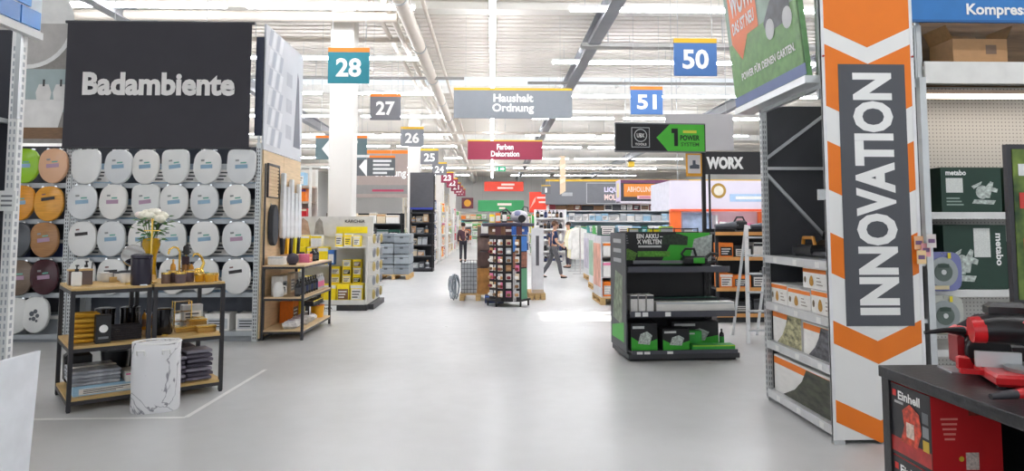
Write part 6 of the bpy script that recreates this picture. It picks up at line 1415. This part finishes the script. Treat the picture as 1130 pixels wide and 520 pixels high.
stand = dict(pelvis=(0,0,.93),waist=(.0,0,1.08),chest=(.01,0,1.30),neck0=(.01,0,1.44),neck=(.02,0,1.50),head0=(.03,0,1.57),head1=(.04,0,1.65),head2=(.035,0,1.70),
    shl=(.0,.18,1.40),ell=(-.02,.23,1.13),wrl=(.10,.22,.90),shr=(.0,-.18,1.40),elr=(-.02,-.23,1.13),wrr=(.14,-.2,.94),
    hipl=(.0,.09,.90),knl=(.02,.10,.50),anl=(.0,.10,.085),hipr=(.0,-.09,.90),knr=(.03,-.10,.50),anr=(.02,-.10,.085))
p2 = atZ(628, 296)
person('person in white top and dark trousers standing behind the walking person', (p2.x, p2.y, 0), math.radians(200), stand, '#e6dcdc','#4a4650','#2a2a2c','#2e2420','#c79a80',1.0)
p3 = atZ(511, 290)
person('distant person in dark clothes walking down the aisle', (p3.x, p3.y, 0), math.radians(90), walk, '#4a2f3a','#2c2a33','#1c1c1f','#33261f','#c79a80',1.0)

# ------------------------------------------------------------------ CULL: leave out goods that stand wholly behind other things
import numpy as np
from mathutils.bvhtree import BVHTree
bpy.context.view_layer.update()
allv = []; allf = []; own = []; nv = 0
for o in S.objects:
    if o.type != 'MESH': continue
    me = o.data; a = np.empty(len(me.vertices)*3, dtype=np.float64); me.vertices.foreach_get('co', a)
    M4 = np.array(o.matrix_world); a = a.reshape(-1, 3) @ M4[:3, :3].T + M4[:3, 3]
    allv.extend(map(tuple, a)); root = o
    while root.parent: root = root.parent
    for p in me.polygons: allf.append([nv+i for i in p.vertices]); own.append(root.name)
    nv += len(a)
tree = BVHTree.FromPolygons(allv, allf)
eyes = [Vector((0,0,EYE)), Vector((-.8,.2,EYE)), Vector((.8,.2,EYE))]
def seen(o):
    bb = [o.matrix_world @ Vector(c) for c in o.bound_box]; cen = sum(bb, Vector())/8
    pts = [cen] + [cen.lerp(c, .92) for c in bb] + [cen.lerp((bb[a]+bb[b]+bb[c]+bb[d])/4, .96) for a, b, c, d in ((0,1,5,4),(3,2,6,7),(0,1,2,3),(4,5,6,7),(1,2,6,5),(0,3,7,4))]
    for e in eyes:
        for p in pts:
            d = p-e; loc, nor, idx, dist = tree.ray_cast(e, d.normalized(), d.length*.9995)
            if loc is None or own[idx] == o.name: return True
    return False
def drop(o):
    for ch in list(o.children): bpy.data.objects.remove(ch)
    bpy.data.objects.remove(o)
for o in [o for o in S.objects if o.parent is None and o.type == 'MESH' and o.name.split('.')[0] in ('carton','bottle','bucket','blister_pack') and not seen(o)]: drop(o)
# the smallest, farthest cartons past three hundred become one object
boxes = sorted([o for o in S.objects if o.parent is None and o.name.split('.')[0] == 'carton'], key=lambda o: o.scale[0]*o.scale[2]/max(.1, o.location.y)**2)
rest = boxes[:max(0, len(boxes)-295)]
if rest:
    vs = []; fs = []; mi = []; ml = []
    for r in rest:
        for o in [r]+list(r.children):
            m = o.data.materials[0]; k = ml.index(m) if m in ml else (ml.append(m) or len(ml)-1)
            n0 = len(vs); vs += [tuple(o.matrix_world @ v.co) for v in o.data.vertices]
            for p in o.data.polygons: fs.append([n0+i for i in p.vertices]); mi.append(k)
    me = bpy.data.meshes.new('m'); me.from_pydata(vs, [], fs)
    for m in ml: me.materials.append(m)
    me.polygons.foreach_set('material_index', mi); me.update()
    tag(obj('distant_goods', me), 'tiny boxed goods on the distant shelves along the aisle', 'goods', None, 'stuff')
    for r in rest: drop(r)
